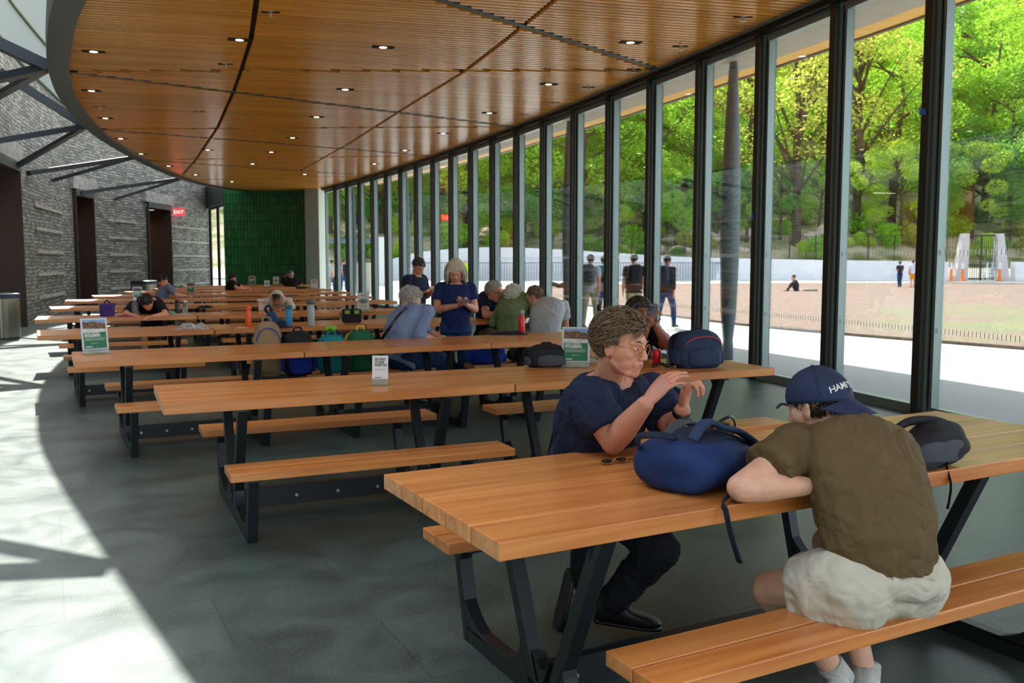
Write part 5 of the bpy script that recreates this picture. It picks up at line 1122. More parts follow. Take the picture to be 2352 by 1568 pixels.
text_mb('EXIT', .2, ef, o+ef@V((-.19, -.04, -.07)), bold=.004).build('lettering', mat('exit_letters', rgb(255, 150, 140), .4, emit=(1, .25, .2, 1), es=1.6), t)
b = MB(); q = V((-11.65, 38.05, 4.15)); b.ell(q, (.13, .13, .13)); tag(b.build('security_camera', mat('camera_white', rgb(200, 205, 205), .4), smooth=True), 'small white dome camera high on the left of the green wall', 'camera')
b = MB(); b.box((-11.55, 38.24, 2.15), (.1, .05, .22)); tag(b.build('thermostat', M_white, bevel=.01), 'small white thermostat on the green tiled wall', 'thermostat')
b = MB(); b.box((-11.1, 38.3, 1.1), (.12, .05, .18)); tag(b.build('wall_socket', M_gry if False else mat('socket_grey', rgb(140, 150, 160), .5), bevel=.01), 'small grey socket plate low on the green tiled wall', 'socket')
b = MB(); q = at(687, 598, 38.2); b.box(q, (.48, .04, .95)); nb = tag(b.build('notice_board', mat('grey_notice', rgb(112, 122, 112), .6), bevel=.01), 'grey notice panel with faint lines on the green tiled wall', 'notice')
b = MB()
for i in range(14): b.box(q+V((0, -.025, .40-i*.06)), (.38, .004, .012))
b.build('printed_lines', mat('faint_print', rgb(140, 150, 140), .6), nb)
M_tape = mat('blue_masking_tape', rgb(30, 90, 190), .6)
b = MB(); q = fac_off(-2, -.127, 2.98); b.box(q, (.10, .012, .055), look(V((.4, 1, 0)))); tag(b.build('tape_strip', M_tape), 'strip of blue masking tape high on the nearest mullion', 'tape')
b = MB(); q = fac_off(0, -.127, 2.12); b.box(q, (.03, .012, .09), look(V((.3, 1, 0)))); tag(b.build('tape_strip', M_tape), 'small vertical blue tape on the mullion right of the terrace column', 'tape')

# downlights and sprinkler heads in the slatted ceiling
M_lens = mat('lamp_lens', rgb(255, 240, 215), .4, emit=(1, .90, .72, 1), es=2.2); M_cool = mat('lamp_lens_cool', rgb(235, 240, 235), .4, emit=(.9, 1, .95, 1), es=1.2)
DL = [(215, 118, 'nearest rank at far left'), (550, 91, 'nearest rank beside the curved seam, with a domed cover'), (880, 108, 'nearest rank, centre of the picture'), (1448, 97, 'nearest rank at right'), (210, 208, 'second rank at far left'), (793, 205, 'second rank at centre'), (1260, 193, 'second rank at right'),
    (242, 271, 'third rank at far left'), (727, 268, 'third rank at centre'), (1124, 259, 'third rank at right'), (277, 318, 'fourth rank at far left'), (672, 316, 'fourth rank at centre'), (1018, 306, 'fourth rank at right'), (324, 353, 'fifth rank at far left'), (477, 344, 'fifth rank left of centre on the seam'), (623, 349, 'fifth rank at centre'), (930, 345, 'fifth rank at right'), (387, 381, 'sixth rank at far left'), (580, 376, 'sixth rank at centre'), (860, 376, 'sixth rank at right'), (449, 401, 'seventh rank at left'), (533, 417, 'eighth rank at left'), (700, 400, 'seventh rank at right')]
for i, (px, py, lb) in enumerate(DL):
    p = on(px, py, HC); t = thing('downlight', 'recessed ceiling downlight, '+lb, 'ceiling light', p, R(14), 'ceiling downlights')
    b = MB(); b.box((0, 0, .006), (.30, .13, .025)); b.build('recess', M_black, t, local=True)
    b = MB(); b.lathe([(.002, -.010), (.05, -.009), (.062, -.002), (.062, .0)], (0, 0, 0), 20); b.build('lens', M_lens if px < 1000 and i != 1 else M_cool, t, local=True)
    ld = bpy.data.lights.new('downlight_lamp', 'SPOT'); ld.energy = LAMP; ld.spot_size = R(130); ld.spot_blend = .8; ld.color = (1, .90, .76); ld.shadow_soft_size = .08; lo = bpy.data.objects.new('downlight_lamp', ld); COL.objects.link(lo); lo.location = (p.x, p.y, p.z-.03)
SPK = [(1707, 39, 'nearest to the glass at top right'), (1563, 106, 'second along the glass'), (1352, 200, 'third along the glass'), (1272, 235, 'fourth along the glass'), (1203, 262, 'fifth along the glass'), (1080, 318, 'sixth along the glass'), (622, 28, 'left of centre near the top'), (518, 147, 'small white one left of the radial seam'), (230, 244, 'white one near the left edge'), (457, 256, 'white one in the second bay'), (1456, 159, 'on the first cross seam at right')]
for px, py, lb in SPK:
    p = on(px, py, HC); t = thing('sprinkler_head', 'small ceiling sprinkler head, '+lb, 'sprinkler', p, 0, 'ceiling sprinklers')
    b = MB(); b.lathe([(.045, .002), (.045, -.004), (.012, -.006), (.012, -.05), (.028, -.052), (.028, -.056)], (0, 0, 0), 14); b.build('head', mat('sprinkler_metal', rgb(205, 205, 200), .4, .3), t, local=True)
    b = MB(); b.box((0, 0, .004), (.22, .05, .02)); b.build('slot', M_black, t, local=True)
# ---------------------------------------------------------------- outside: terrace, lawn, wall, wooded slope
def ground_mat(name, c1, c2, s, rough=.9):
    m = mat(name, c1, rough); nt = m.node_tree; L = nt.links.new; N = nt.nodes.new; b = nt.nodes['Principled BSDF']
    tc = N('ShaderNodeTexCoord'); n = N('ShaderNodeTexNoise'); n.inputs['Scale'].default_value = s; n.inputs['Detail'].default_value = 7; L(tc.outputs['Object'], n.inputs[0])
    r = N('ShaderNodeValToRGB'); r.color_ramp.elements[0].position = .4; r.color_ramp.elements[0].color = c1; r.color_ramp.elements[1].position = .6; r.color_ramp.elements[1].color = c2; L(n.outputs[0], r.inputs[0]); L(r.outputs[0], b.inputs['Base Color'])
    return m
def pave_mat():
    m = bpy.data.materials.new('pale_paving'); m.use_nodes = True; nt = m.node_tree; b = nt.nodes['Principled BSDF']; L = nt.links.new; N = nt.nodes.new
    tc = N('ShaderNodeTexCoord'); mp = N('ShaderNodeMapping'); mp.inputs['Rotation'].default_value = (0, 0, R(20)); L(tc.outputs['Object'], mp.inputs[0])
    br = N('ShaderNodeTexBrick'); br.offset = 0; br.inputs['Scale'].default_value = 1; br.inputs['Brick Width'].default_value = 3; br.inputs['Row Height'].default_value = 1.5; br.inputs['Mortar Size'].default_value = .008
    br.inputs['Color1'].default_value = rgb(164, 168, 165); br.inputs['Color2'].default_value = rgb(172, 175, 172); br.inputs['Mortar'].default_value = rgb(190, 192, 190)
    L(mp.outputs[0], br.inputs['Vector']); L(br.outputs[0], b.inputs['Base Color']); b.inputs['Roughness'].default_value = .8; return m
M_pave = pave_mat()
gp = MB(); gp.add([(-60, -40, -.03), (130, -40, -.03), (130, 90, -.03), (-60, 90, -.03)], [(0, 1, 2, 3)]); tag(gp.build('floor_terrace', M_pave), kind='structure')
LAWN = [(1.6, 36.5), (3.3, 30), (5.65, 22.4), (7.3, 19.0), (9.13, 16.1), (14, 9), (22, 0), (60, -10), (95, 30), (60, 62), (38, 67), (25, 68), (10, 65), (2.6, 61)]
def lawn_mat():
    m = mat('worn_lawn', rgb(150, 124, 96), .95); nt = m.node_tree; L = nt.links.new; N = nt.nodes.new; b = nt.nodes['Principled BSDF']
    tc = N('ShaderNodeTexCoord'); n = N('ShaderNodeTexNoise'); n.inputs['Scale'].default_value = .35; n.inputs['Detail'].default_value = 5; L(tc.outputs['Object'], n.inputs[0])
    # green grass patches on the right side of the brown lawn
    g = N('ShaderNodeVectorMath'); g.operation = 'DISTANCE'; g.inputs[1].default_value = (22, 20, 0); L(tc.outputs['Object'], g.inputs[0])
    mr = N('ShaderNodeMapRange'); mr.inputs[1].default_value = 15; mr.inputs[2].default_value = 7; L(g.outputs['Value'], mr.inputs[0])
    mm = N('ShaderNodeMath'); mm.operation = 'MULTIPLY'; r0 = N('ShaderNodeMapRange'); r0.inputs[1].default_value = .38; r0.inputs[2].default_value = .58; L(n.outputs[0], r0.inputs[0]); L(r0.outputs[0], mm.inputs[0]); L(mr.outputs[0], mm.inputs[1])
    n3 = N('ShaderNodeTexNoise'); n3.inputs['Scale'].default_value = 9; n3.inputs['Detail'].default_value = 6; L(tc.outputs['Object'], n3.inputs[0])
    r = N('ShaderNodeValToRGB'); r.color_ramp.elements[0].position = .4; r.color_ramp.elements[0].color = rgb(108, 90, 78); r.color_ramp.elements[1].position = .6; r.color_ramp.elements[1].color = rgb(132, 112, 98); L(n3.outputs[0], r.inputs[0])
    mx = N('ShaderNodeMix'); mx.data_type = 'RGBA'; mx.inputs[7].default_value = rgb(96, 124, 66); L(r.outputs[0], mx.inputs[6]); L(mm.outputs[0], mx.inputs[0]); L(mx.outputs[2], b.inputs['Base Color']); return m
lw = MB(); lw.prism([V((x, y, 0)) for x, y in LAWN], (0, 0, -.02), (0, 0, .03)); tag(lw.build('lawn', lawn_mat()), 'brown worn grass lawn with a green patch beyond the terrace', 'lawn', kind='stuff')
eb = MB(); lp = [V((x, y, 0)) for x, y in LAWN[:6]]; lp = smooth_poly(lp, 4); i2 = path_off(lp, -.05); o2 = path_off(lp, -.55)
eb.loft([[V((a.x, a.y, -.02)), V((a.x, a.y, .02)), V((c.x, c.y, .02)), V((c.x, c.y, -.02))] for a, c in zip(i2, o2)]); tag(eb.build('trim_13', mat('grey_kerb_setts', rgb(150, 150, 148), .8, noise_s=3)), kind='structure')
# white curved retaining wall
M_wwall = mat('white_concrete', rgb(236, 234, 236), .7, noise_s=.6, noise_a=.05)
def fx(px, Y): return V(((px-1176)/2080*Y, Y, 0))
prof = [(700, 70, .9), (790, 74, 1.0), (860, 80, 1.0), (905, 83, 1.9), (960, 84, 2.5), (1040, 84, 2.8), (1120, 84, 2.95), (1200, 84, 2.9), (1300, 84, 2.7), (1400, 84, 2.45), (1500, 84, 2.2), (1600, 83, 2.0), (1700, 82, 1.9), (1900, 80, 1.75), (2100, 78.5, 1.65), (2178, 78, 1.6)]
prof2 = [(2330, 77.5, 1.6), (2400, 77, 1.6), (2600, 75, 1.6), (2900, 72, 1.6)]
for pr in (prof, prof2):
    w = MB(); rings = []
    for px, Y, h in pr: p = fx(px, Y); rings.append([p+V((0, 0, -.1)), p+V((0, .2, h)), p+V((0, .9, h)), p+V((0, .9, -.1))])
    w.loft(rings); tag(w.build('wall_terrace', M_wwall), kind='structure')
M_iron = mat('black_iron', rgb(30, 34, 34), .6)
fn = thing('railing', 'long grey vertical bar railing in front of the white curved wall', 'railing', fx(1300, 82.6))
b = MB(); x = 935
while x < 1700: p = fx(x, 82.6); b.box(p+V((0, 0, .78)), (.05, .05, 1.5)); x += 6.2
b.build('bars', mat('grey_rail_paint', rgb(120, 140, 142), .5), fn); b = MB(); b.beam(fx(935, 82.6)+V((0, 0, 1.52)), fx(1700, 82.6)+V((0, 0, 1.52)), .07, .05); b.build('top_rail', M_iron, fn)
# wooded hillside
def hz(x, y):
    t = y-86; h = 1.0+min(max(t, 0), 14)*.36+max(0, t-22)*.52
    h = min(h, 30+max(0, t-70)*.1); return h+.5*noise.noise(V((x*.07, y*.09, 0)))*(1 if t > 3 else .2)
hm = MB(); nx, ny = 70, 40; xs = [-110+i*3.6 for i in range(nx)]; ys = [85.5+j*j*.07+j*.9 for j in range(ny)]
hm.add([(x, y, hz(x, y)) for y in ys for x in xs], [(j*nx+i, j*nx+i+1, (j+1)*nx+i+1, (j+1)*nx+i) for j in range(ny-1) for i in range(nx-1)])
tag(hm.build('floor_hillside', ground_mat('leaf_litter_slope', rgb(110, 116, 56), rgb(196, 180, 152), .35), smooth=True), kind='structure')
def leaf_mat(name, c, c2, tr=.62):
    m = bpy.data.materials.new(name); m.use_nodes = True; nt = m.node_tree; nt.nodes.clear(); L = nt.links.new; N = nt.nodes.new
    o = N('ShaderNodeOutputMaterial'); g = N('ShaderNodeNewGeometry'); mx = N('ShaderNodeMix'); mx.data_type = 'RGBA'; mx.inputs[6].default_value = c; mx.inputs[7].default_value = c2; L(g.outputs['Random Per Island'], mx.inputs[0])
    d = N('ShaderNodeBsdfDiffuse'); t = N('ShaderNodeBsdfTranslucent'); ms = N('ShaderNodeMixShader'); ms.inputs[0].default_value = tr
    L(mx.outputs[2], d.inputs[0]); L(mx.outputs[2], t.inputs[0]); L(d.outputs[0], ms.inputs[1]); L(t.outputs[0], ms.inputs[2]); L(ms.outputs[0], o.inputs[0]); return m
LM = [leaf_mat('leaf_yellow_green', rgb(176, 212, 56), rgb(222, 238, 100)), leaf_mat('leaf_fresh_green', rgb(130, 190, 56), rgb(190, 226, 86)), leaf_mat('leaf_deep_green', rgb(88, 150, 62), rgb(150, 200, 84)), leaf_mat('leaf_olive_gold', rgb(170, 196, 72), rgb(222, 214, 110)), leaf_mat('blossom_pink', rgb(240, 196, 170), rgb(200, 222, 96))]
M_bark = mat('grey_brown_bark', rgb(84, 72, 58), .95, noise_s=2, bump=.4, bump_s=8, stretch=(1, 1, .2))
def leaves(rnd, blobs, n, size):
    me = MB(); vs = []; fs = []
    tot = sum(b[1]**2 for b in blobs)
    for c, r in blobs:
        for i in range(int(n*r*r/tot)):
            z = rnd.uniform(-1, 1); a = rnd.uniform(0, 6.283); q = math.sqrt(1-z*z); d = V((q*math.cos(a), q*math.sin(a), z)); p = c+V((d.x*r, d.y*r, d.z*r*.75))*(rnd.uniform(.3, 1)**.4)
            u = V((rnd.gauss(0, 1), rnd.gauss(0, 1), rnd.gauss(0, .6))).normalized(); w = u.cross(V((rnd.gauss(0, 1), rnd.gauss(0, 1), rnd.gauss(0, 1)))).normalized(); s = size*rnd.uniform(.6, 1.4)
            o = len(vs); vs += [p-u*s*.6, p+w*s*.32-u*s*.1, p+u*s*.6, p-w*s*.32-u*s*.1]; fs.append((o, o+1, o+2, o+3))
    me.v = vs; me.f = fs; return me
def proto_tree(i, h, lm, n, spread, lean=0, twiggy=False):
    rnd = random.Random(100+i); t = thing('tree', 'x', 'tree', (0, 0, 0), 0, 'trees on the slope beyond the lawn')
    tr = MB(); top = V((lean, 0, h*.9)); tr.tube([(0, 0, -.8), (lean*.1, 0, h*.15), (lean*.3, .1, h*.4), (lean*.7, -.1, h*.65), top], [h*.022, h*.018, h*.014, h*.009, .03], 8)
    blobs = []
    for j in range(19 if not twiggy else 26):
        z = h*rnd.uniform(.12, .8); a = rnd.uniform(0, 6.283); r = spread*rnd.uniform(.5, 1)*(1.15-abs(z/h-.5)); o = V((lean*z/h, 0, z)); e = o+V((math.cos(a)*r, math.sin(a)*r, h*rnd.uniform(.08, .2)*(2 if twiggy else 1)))
        tr.tube([o, o.lerp(e, .5)+V((0, 0, .3)), e], [h*.008, h*.005, .02], 5); blobs.append((e, spread*rnd.uniform(.26, .45)))
    blobs.append((top, spread*.4)); tr.build('trunk', M_bark, t, smooth=True, local=True)
    leaves(rnd, blobs, int(n*1.5), .26).build('foliage', lm, t, local=True); return t
PT = [proto_tree(0, 19, LM[0], 9000, 6.0), proto_tree(1, 21, LM[1], 10000, 6.5, 1.5), proto_tree(2, 17, LM[2], 9000, 5.5), proto_tree(3, 20, LM[3], 5500, 6.0, -1, True), proto_tree(4, 18, LM[4], 8000, 5.0, 1)]
PTN = ['yellow green leafy', 'fresh green broad', 'deep green bushy', 'gold green twiggy', 'pink tinged blossoming']
spots = []; rnd = random.Random(4)
# individual front row trees whose trunks show
front = [(2310, 97, 2, 1.0), (2250, 104, 1, 1.15), (2150, 101, 2, .9), (2040, 100, 1, 1.0), (1960, 96, 3, 1.15), (1825, 92, 3, 1.2), (1700, 98, 1, 1.0), (1600, 99, 2, .95), (1535, 108, 4, 1.25), (1480, 95, 1, .95), (1395, 97, 2, .9), (1325, 92, 1, 1.0), (1270, 103, 0, 1.1), (1200, 97, 0, 1.0), (1130, 99, 2, .9), (1075, 96, 1, .95), (1000, 97, 0, 1.0), (940, 101, 2, .9), (880, 96, 1, .9), (820, 99, 1, .95), (760, 96, 4, .9), (2420, 95, 1, 1.1), (2520, 100, 2, 1.1), (690, 97, 2, 1)]
for px, Y, i, s in front: spots.append((fx(px, Y).x, Y, i, s))
for Yr, st in ((117, 78), (132, 76), (150, 78)):
    px = 640
    while px < 2750: spots.append((fx(px+rnd.uniform(-25, 25), Yr).x, Yr+rnd.uniform(-4, 4), rnd.choice((0, 1, 1, 2, 2, 3, 0)), rnd.uniform(.95, 1.25))); px += st
for px in range(790, 2560, 85): spots.append((fx(px+rnd.uniform(-20, 20), 93).x, rnd.uniform(92, 96), rnd.choice((0, 1, 2)), rnd.uniform(.38, .55)))
used = [False]*5
BY = ['front', 'second', 'third', 'highest', 'low sapling']
spots.sort(key=lambda s: s[1])
for j, (x, y, i, s) in enumerate(spots):
    o = PT[i] if not used[i] else copy_tree(PT[i]); used[i] = True
    o.location = (x, y, hz(x, y)); o.rotation_euler = (0, 0, rnd.uniform(0, 6.28)); o.scale = (s, s, s)
    rw = 4 if s < .6 else 0 if y < 110 else 1 if y < 125 else 2 if y < 141 else 3
    o['_k'] = (rw, i, x)
cnt = {}
TR = sorted([o for o in COL.objects if '_k' in o.keys()], key=lambda o: o['_k'][2])
ORD = ['first', 'second', 'third', 'fourth', 'fifth', 'sixth', 'seventh', 'eighth', 'ninth', 'tenth', 'eleventh', 'twelfth', 'thirteenth', 'fourteenth', 'fifteenth', 'sixteenth', 'seventeenth', 'eighteenth']
for o in TR:
    rw, i, _ = o['_k']; rw = int(rw); i = int(i); c = cnt.get((rw, i), 0); cnt[(rw, i)] = c+1
    o['label'] = '%s tree, %s of its kind from left, %s rank of slope' % (PTN[i], ORD[c], BY[rw]); del o['_k']
# shrubs and boulders on the lower slope
def proto_bush(i, lm, r):
    rnd = random.Random(300+i); t = thing('shrub', 'x', 'shrub', (0, 0, 0), 0, 'shrubs on the lower slope'); b = MB()
    for j in range(7): a = rnd.uniform(0, 6.28); b.tube([(0, 0, -.3), (math.cos(a)*r*.3, math.sin(a)*r*.3, r*.6), (math.cos(a)*r*.6, math.sin(a)*r*.6, r*1.3)], [.05, .03, .01], 4)
    b.build('stems', M_bark, t, local=True)
    leaves(rnd, [(V((rnd.uniform(-r, r)*.6, rnd.uniform(-r, r)*.4, r*rnd.uniform(.3, 1.1))), r*.6) for _ in range(7)], 1500, .2).build('foliage', lm, t, local=True); return t
PB = [proto_bush(0, LM[0], 1.6), proto_bush(1, LM[1], 1.5), proto_bush(2, LM[2], 1.5), proto_bush(3, LM[3], 1.4)]
ub = [False]*4; k_ = 0; BN = ['yellow green', 'fresh green', 'dark green', 'golden']
lst = sorted([(px, rnd.choice((88.5, 91.5, 95, 99, 103))) for px in range(760, 2420, 24)])
bc = {}
for px, Y in lst:
    i = rnd.choice((0, 1, 2, 3)) if not 2040 < px < 2120 else 3; p = fx(px+rnd.uniform(-12, 12), Y); o = PB[i] if not ub[i] else copy_tree(PB[i]); ub[i] = True
    s = rnd.uniform(.6, 1.15)*(1.5 if Y > 98 else 1); o.location = (p.x, Y, hz(p.x, Y)-.1); o.scale = (s, s, s); o.rotation_euler = (0, 0, rnd.uniform(0, 6)); c = bc.get(i, 0); bc[i] = c+1
    o['label'] = '%s shrub above the white wall, %s of its colour from left' % (BN[i], ORD[c] if c < 18 else 'well to the right')
M_rock = mat('pale_pink_rock', rgb(200, 178, 168), .9, noise_s=3, bump=.5, bump_s=6)
ri = 0
for px in list(range(1262, 1760, 30))+[1850, 1900, 1990]:
    Y = rnd.uniform(89, 96); p = fx(px+rnd.uniform(-9, 9), Y); b = MB(); b.ell((p.x, Y, hz(p.x, Y)+.1), (rnd.uniform(.8, 1.7), .8, rnd.uniform(.4, .9)), None, 14, 9)
    b.v = [q+V((noise.noise(q*1.3), noise.noise(q*1.3+V((9, 0, 0))), noise.noise(q*1.3+V((0, 9, 0)))))*.35 for q in b.v]; ri += 1
    tag(b.build('boulder', M_rock), 'pale pinkish boulder on the slope above the wall, %s from the left' % (ORD[ri-1] if ri <= 18 else 'number %d' % ri), 'boulder', 'boulders on the slope')
# black fence on top of the wall
for nm, x0, x1, lab in (('fence', 1210, 2200, 'black iron fence standing behind the white wall, left of the gate'), ('fence', 2300, 2560, 'black iron fence behind the white wall, right of the gate')):
    f = thing(nm, lab, 'fence', fx(x0, 86)+V((0, 0, 1))); x = x0
    while x < x1: b = MB(); b.box(fx(x, 86)+V((0, 0, 2.6)), (.09, .09, 3.2)); b.build('post', M_iron, f); x += 60
    b = MB()
    for z in (1.9, 4.0): b.beam(fx(x0, 86)+V((0, 0, z)), fx(x1, 86)+V((0, 0, z)), .04, .04)
    x = x0
    while x < x1: b.box(fx(x, 86)+V((0, 0, 2.95)), (.018, .018, 2.1)); x += 7
    b.build('rails', M_iron, f)
g = thing('gate', 'black iron gate between two tapered pale pylons', 'gate', fx(2248, 78))
for px, s in ((2206, -1), (2291, 1)):
    b = MB(); p = fx(px, 78); b.prism([p+V((s*.75, 0, 0)), p+V((-s*.35, 0, 0)), p+V((-s*.35, 0, 4.0)), p+V((s*.1, 0, 4.0))], (0, -.4, 0), (0, .4, 0)); b.build('pylon', mat('gate_concrete', rgb(200, 196, 196), .8), g)
b = MB()
for px in range(2220, 2281, 5): b.box(fx(px, 78)+V((0, 0, 1.95)), (.035, .035, 3.8))
for z in (.15, 1.3, 3.85): b.beam(fx(2219, 78)+V((0, 0, z)), fx(2279, 78)+V((0, 0, z)), .08, .12)
b.box(fx(2249, 78)+V((0, 0, 1.95)), (.12, .1, 3.9)); b.build('gate_leaf', M_iron, g)
M_or = mat('safety_orange', rgb(240, 130, 40), .6)
for px, lab in ((2182, 'orange traffic delineator left of the gate beside the mullion'), (2208, 'orange and white traffic delineator at the left gate pylon'), (2293, 'orange and white traffic delineator at the right gate pylon')):
    c = thing('delineator', lab, 'traffic cone', fx(px, 76.5), 0, 'delineators by the gate'); b = MB(); b.lathe([(.30, 0), (.30, .06), (.14, .1), (.10, 1.0), (.07, 1.05)], c.location, 12); b.build('cone', M_or, c)
    b = MB(); b.lathe([(.105, 1.0), (.10, 1.4), (.05, 1.5), (.04, 1.55)], c.location, 12); b.build('white_top', M_white, c)
c = thing('step_ladder', 'blue and white step ladder leaning by the gate', 'ladder', fx(2270, 76.8)); b = MB(); M_bl = mat('ladder_blue', rgb(40, 140, 180), .5)
for s in (-1, 1): b.beam(c.location+V((s*.3, -.3, 0)), c.location+V((s*.2, 0, 1.6)), .06, .04); b.beam(c.location+V((s*.3, .5, 0)), c.location+V((s*.2, 0, 1.6)), .06, .04)
b.build('rails', M_white, c); 
for i in range(5): b = MB(); z = .3+i*.3; b.box(c.location+V((0, -.3+.3*z/1.6, z)), (.5, .14, .05)); b.build('step', M_bl, c)
# terrace columns and a white pillar
CN = ['left-most', 'second from left', 'middle', 'fourth from left', 'nearest and largest', 'out of sight right']
for i, kk in enumerate((17.5, 13.5, 9.5, 5.5, 1.42)):
    k0 = int(kk); p = fac_off(k0, .88).lerp(fac_off(min(k0+1, 18), .88), kk-k0)
    b = MB(); b.lathe([(.085, 0), (.085, .25), (.075, .3), (.12, .75), (.15, 1.8), (.145, 2.6), (.11, 3.7), (.075, 4.4), (.05, 4.62)], p, 20)
    tag(b.build('spindle_column', mat('column_steel', rgb(84, 98, 104), .45, .2), smooth=True), 'dark tapered spindle column on the terrace outside the glass, %s' % CN[i], 'column', 'terrace columns')
b = MB(); b.box(fx(879, 60)+V((0, 0, 1.6)), (.45, .45, 3.2)); tag(b.build('white_pillar', M_white), 'tall plain white pillar on the terrace far left', 'pillar')
b = MB(); b.box(fx(832, 46)+V((0, 0, .75)), (.9, .5, 1.5)); tag(b.build('planter_block', mat('beige_block', rgb(200, 190, 176), .8), bevel=.03), 'low beige block standing on the terrace left of the white pillar', 'block')
b = MB(); b.box(fx(770, 66)+V((0, 0, 3.1)), (6.5, 3, .25)); b.box(fx(735, 66)+V((0, 0, 1.5)), (.2, .2, 3.0)); b.box(fx(810, 66)+V((0, 0, 1.5)), (.2, .2, 3.0)); tag(b.build('canopy', mat('grey_blue_canopy', rgb(92, 104, 116), .7)), 'grey blue canopy roof seen at the far end of the terrace', 'canopy')
# ---------------------------------------------------------------- people outside
def hairk(seed, kind='short', n=90, **k): d = dict(kind=kind, seed=seed, n=n, length=.05, rad=.009, comb=(0, -.6, -.8), lift=.2, curl=.2, line=.05, back=-.09); d.update(k); return d
def walker(label, x, y, h, face, skin, top, bot, hm, seed, stride=0, pack=None, arms=('hang', 'hang'), hk='short', female=False, sl=.6, leg='long', vox=.018, wide=1.0):
    J, k = stand(x, y, h, face, arms, stride); o, H = person(label, J, skin, top, bot, hairk(seed, hk), M_shoe_b, k, vox=vox, hairm=hm, sleeve=sl, leg=leg, eyes=False, female=female, wide=wide)
    if pack:
        f = V((math.cos(R(face)), math.sin(R(face)), 0)); bk_ = J['pel'].lerp(J['neck'], .62)-f*.22*k; M = look(f); t = thing('backpack', pack[1], 'backpack', bk_); b = MB(); sell(b, bk_, (.17, .11, .25), M, .55); b.build('body', pack[0], t, smooth=True); b = MB(); sell(b, bk_-f*.1-V((0, 0, .06)), (.12, .05, .13), M, .6); b.build('pocket', F_blk, t, smooth=True)
    return o
H_bk = H_dark
walker('person walking on terrace with grey pack, leftmost of the four walkers', 1.84, 21.4, 1.72, 70, SK_L, M_gry_ if False else M_grey, M_kh, H_bk, 41, .22, (F_gry, 'slate grey backpack on the leftmost walker outside'))
walker('person in blue grey top walking behind the mullion with teal pack', 2.28, 22.6, 1.70, 75, SK_L, M_gb, M_jean, H_bk, 42, .12, (F_teal, 'teal backpack carried by the second walker outside'))
walker('person in black tee and khaki trousers walking away outside, wearing a cap', 2.82, 21.0, 1.73, 88, SK_L, M_blk, M_kh, H_bk, 43, .05, (F_blk, 'black backpack on the walker in khaki trousers'), wide=1.15)
walker('person in dark jacket and jeans striding outside, rightmost of the four walkers', 3.62, 21.3, 1.70, 50, SK_B, M_blk, M_jean, H_bk, 44, .24, (F_dkb, 'dark backpack on the rightmost walker outside'), sl=1.8)
walker('distant person in dark top and jeans on lawn near the wall', 23.75, 55.6, 1.62, 100, SK_L, M_navy, M_jean, H_bk, 45, .05, None, ('hold', 'hold'), 'long', True, vox=.03)
walker('distant person in white shirt and orange shorts on lawn', 24.55, 55.6, 1.70, 80, SK_L, cloth_mat('white_blue_shirt', rgb(206, 220, 236)), cloth_mat('orange_shorts', rgb(226, 150, 40)), H_bk, 46, .05, leg=.9, vox=.03, wide=1.1)
walker('distant person in violet behind the one in orange shorts', 25.3, 56.4, 1.68, 80, SK_L, cloth_mat('violet_top', rgb(120, 100, 190)), M_jean, H_bk, 47, .05, vox=.03)
hv = cloth_mat('hi_vis_lime', rgb(170, 230, 50)); walker('worker in lime high visibility vest and pale helmet near the grey railing', -3.42, 66, 1.74, -70, SK_L, hv, hv, H_grey, 48, 0, vox=.03, sl=1.8, wide=1.2)
for i, (px, Y, h, top, bot, lb) in enumerate([(752, 40, 1.7, M_grey, M_kh, 'pale shirted stroller at far end of the terrace beside the jamb'), (763, 44, 1.68, M_cream, M_jean, 'cream shirted stroller, second beyond the jamb'), (777, 47, 1.7, M_grey, M_blk, 'grey shirted stroller in the far terrace crowd'), (790, 50, 1.72, M_navy, M_jean, 'navy clad stroller in the far terrace crowd'), (803, 54, 1.66, M_gb, M_jean, 'blue grey stroller near the beige block'), (1196, 80, 1.7, M_blk, M_jean, 'tiny dark figure by the grey railing')]):
    walker(lb, (px-1176)/2080*Y, Y, h, [-80, 100, -60, 90, -100, 90][i], SK_L, top, bot, H_bk, 50+i, .1, vox=.03)
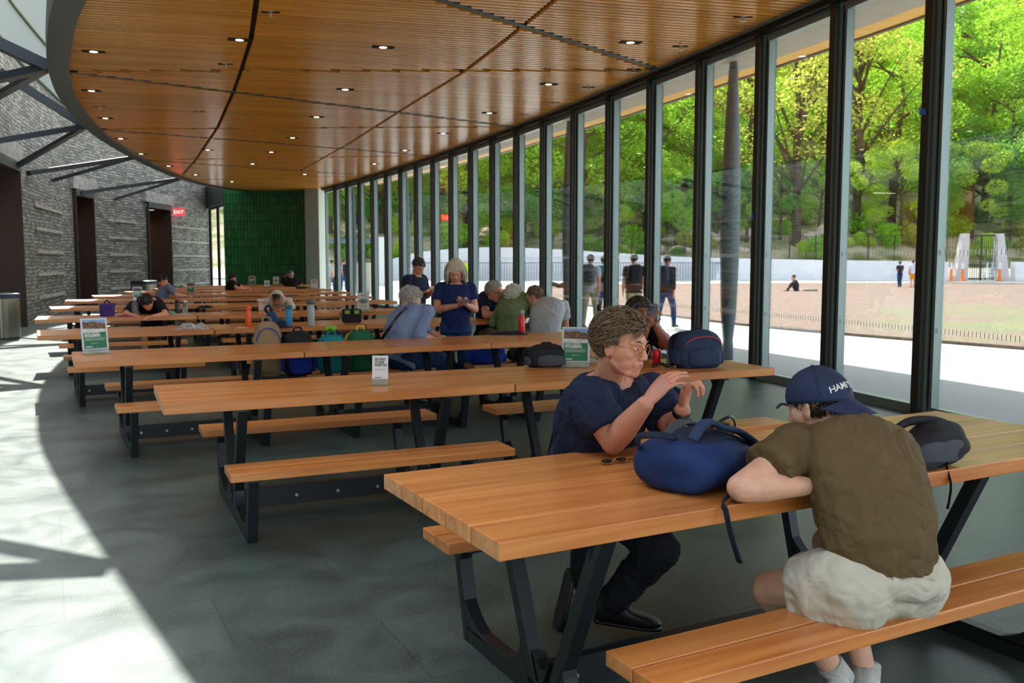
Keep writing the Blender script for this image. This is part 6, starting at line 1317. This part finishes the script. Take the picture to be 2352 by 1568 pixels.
# figures sitting and lying on the lawn
J = seated(0, 0, 0, 175, 1.0, zs=-.02, lean=.12, base=V((15.05, 48, 0)), arms='lap')
for s in 'lr': J['kn'+s] = J['hi'+s]+V((-.25, -.1, .38)); J['an'+s] = J['hi'+s]+V((-.5, -.1, .05))
person('person in black sitting on the lawn with knees up', J, SK_L, M_blk, M_blk, hairk(60), M_shoe_b, 1.0, vox=.03, hairm=H_dark, sleeve=1.8, eyes=False)
b = MB(); b.box((15.75, 47.9, .07), (.7, .35, .1)); tag(b.build('picnic_blanket', mat('grey_blanket', rgb(120, 116, 110), .9), bevel=.03), 'small grey blanket beside the person sitting on the lawn', 'blanket')
p0 = V((2.75, 54, .0)); f = V((1, .1, 0)); Z = V((0, 0, 1))
J = dict(pel=p0+Z*.17, neck=p0-f*.5+Z*.32, head=p0-f*.62+Z*.42, face=(-.2, -.6, .7), hil=p0+V((0, -.1, .14)), hir=p0+V((0, .1, .14)), shl=p0-f*.45+V((0, -.18, .28)), shr=p0-f*.45+V((0, .18, .28)), ell=p0-f*.6+V((0, -.25, .10)), elr=p0-f*.6+V((0, .25, .1)), wrl=p0-f*.35+V((0, -.25, .08)), wrr=p0-f*.35+V((0, .25, .08)), knl=p0+f*.42+V((0, -.1, .12)), knr=p0+f*.42+V((0, .1, .34)), anl=p0+f*.85+V((0, -.1, .1)), anr=p0+f*.75+V((0, .1, .1)), tol=(.5, 0, .8), tor=(.5, 0, .8))
person('person in dark green lying on the near edge of the lawn', J, SK_L, cloth_mat('bottle_green', rgb(40, 66, 58)), M_jean_b, hairk(61), None, 1.0, vox=.03, hairm=H_dark, sleeve=1.8, eyes=False)
J, k = stand(fx(2330, 104).x, 104, 1.72, -90); q = hz(fx(2330, 104).x, 104)
for a in list(J):
    if a in ('face', 'tol', 'tor') or a in ('hl', 'hr'): continue
    J[a] = J[a]+V((0, 0, q))
person('tiny person in white shirt up on the slope path right of the gate', J, SK_L, M_grey, M_blk, hairk(62), M_shoe_b, k, vox=.035, hairm=H_dark, eyes=False)
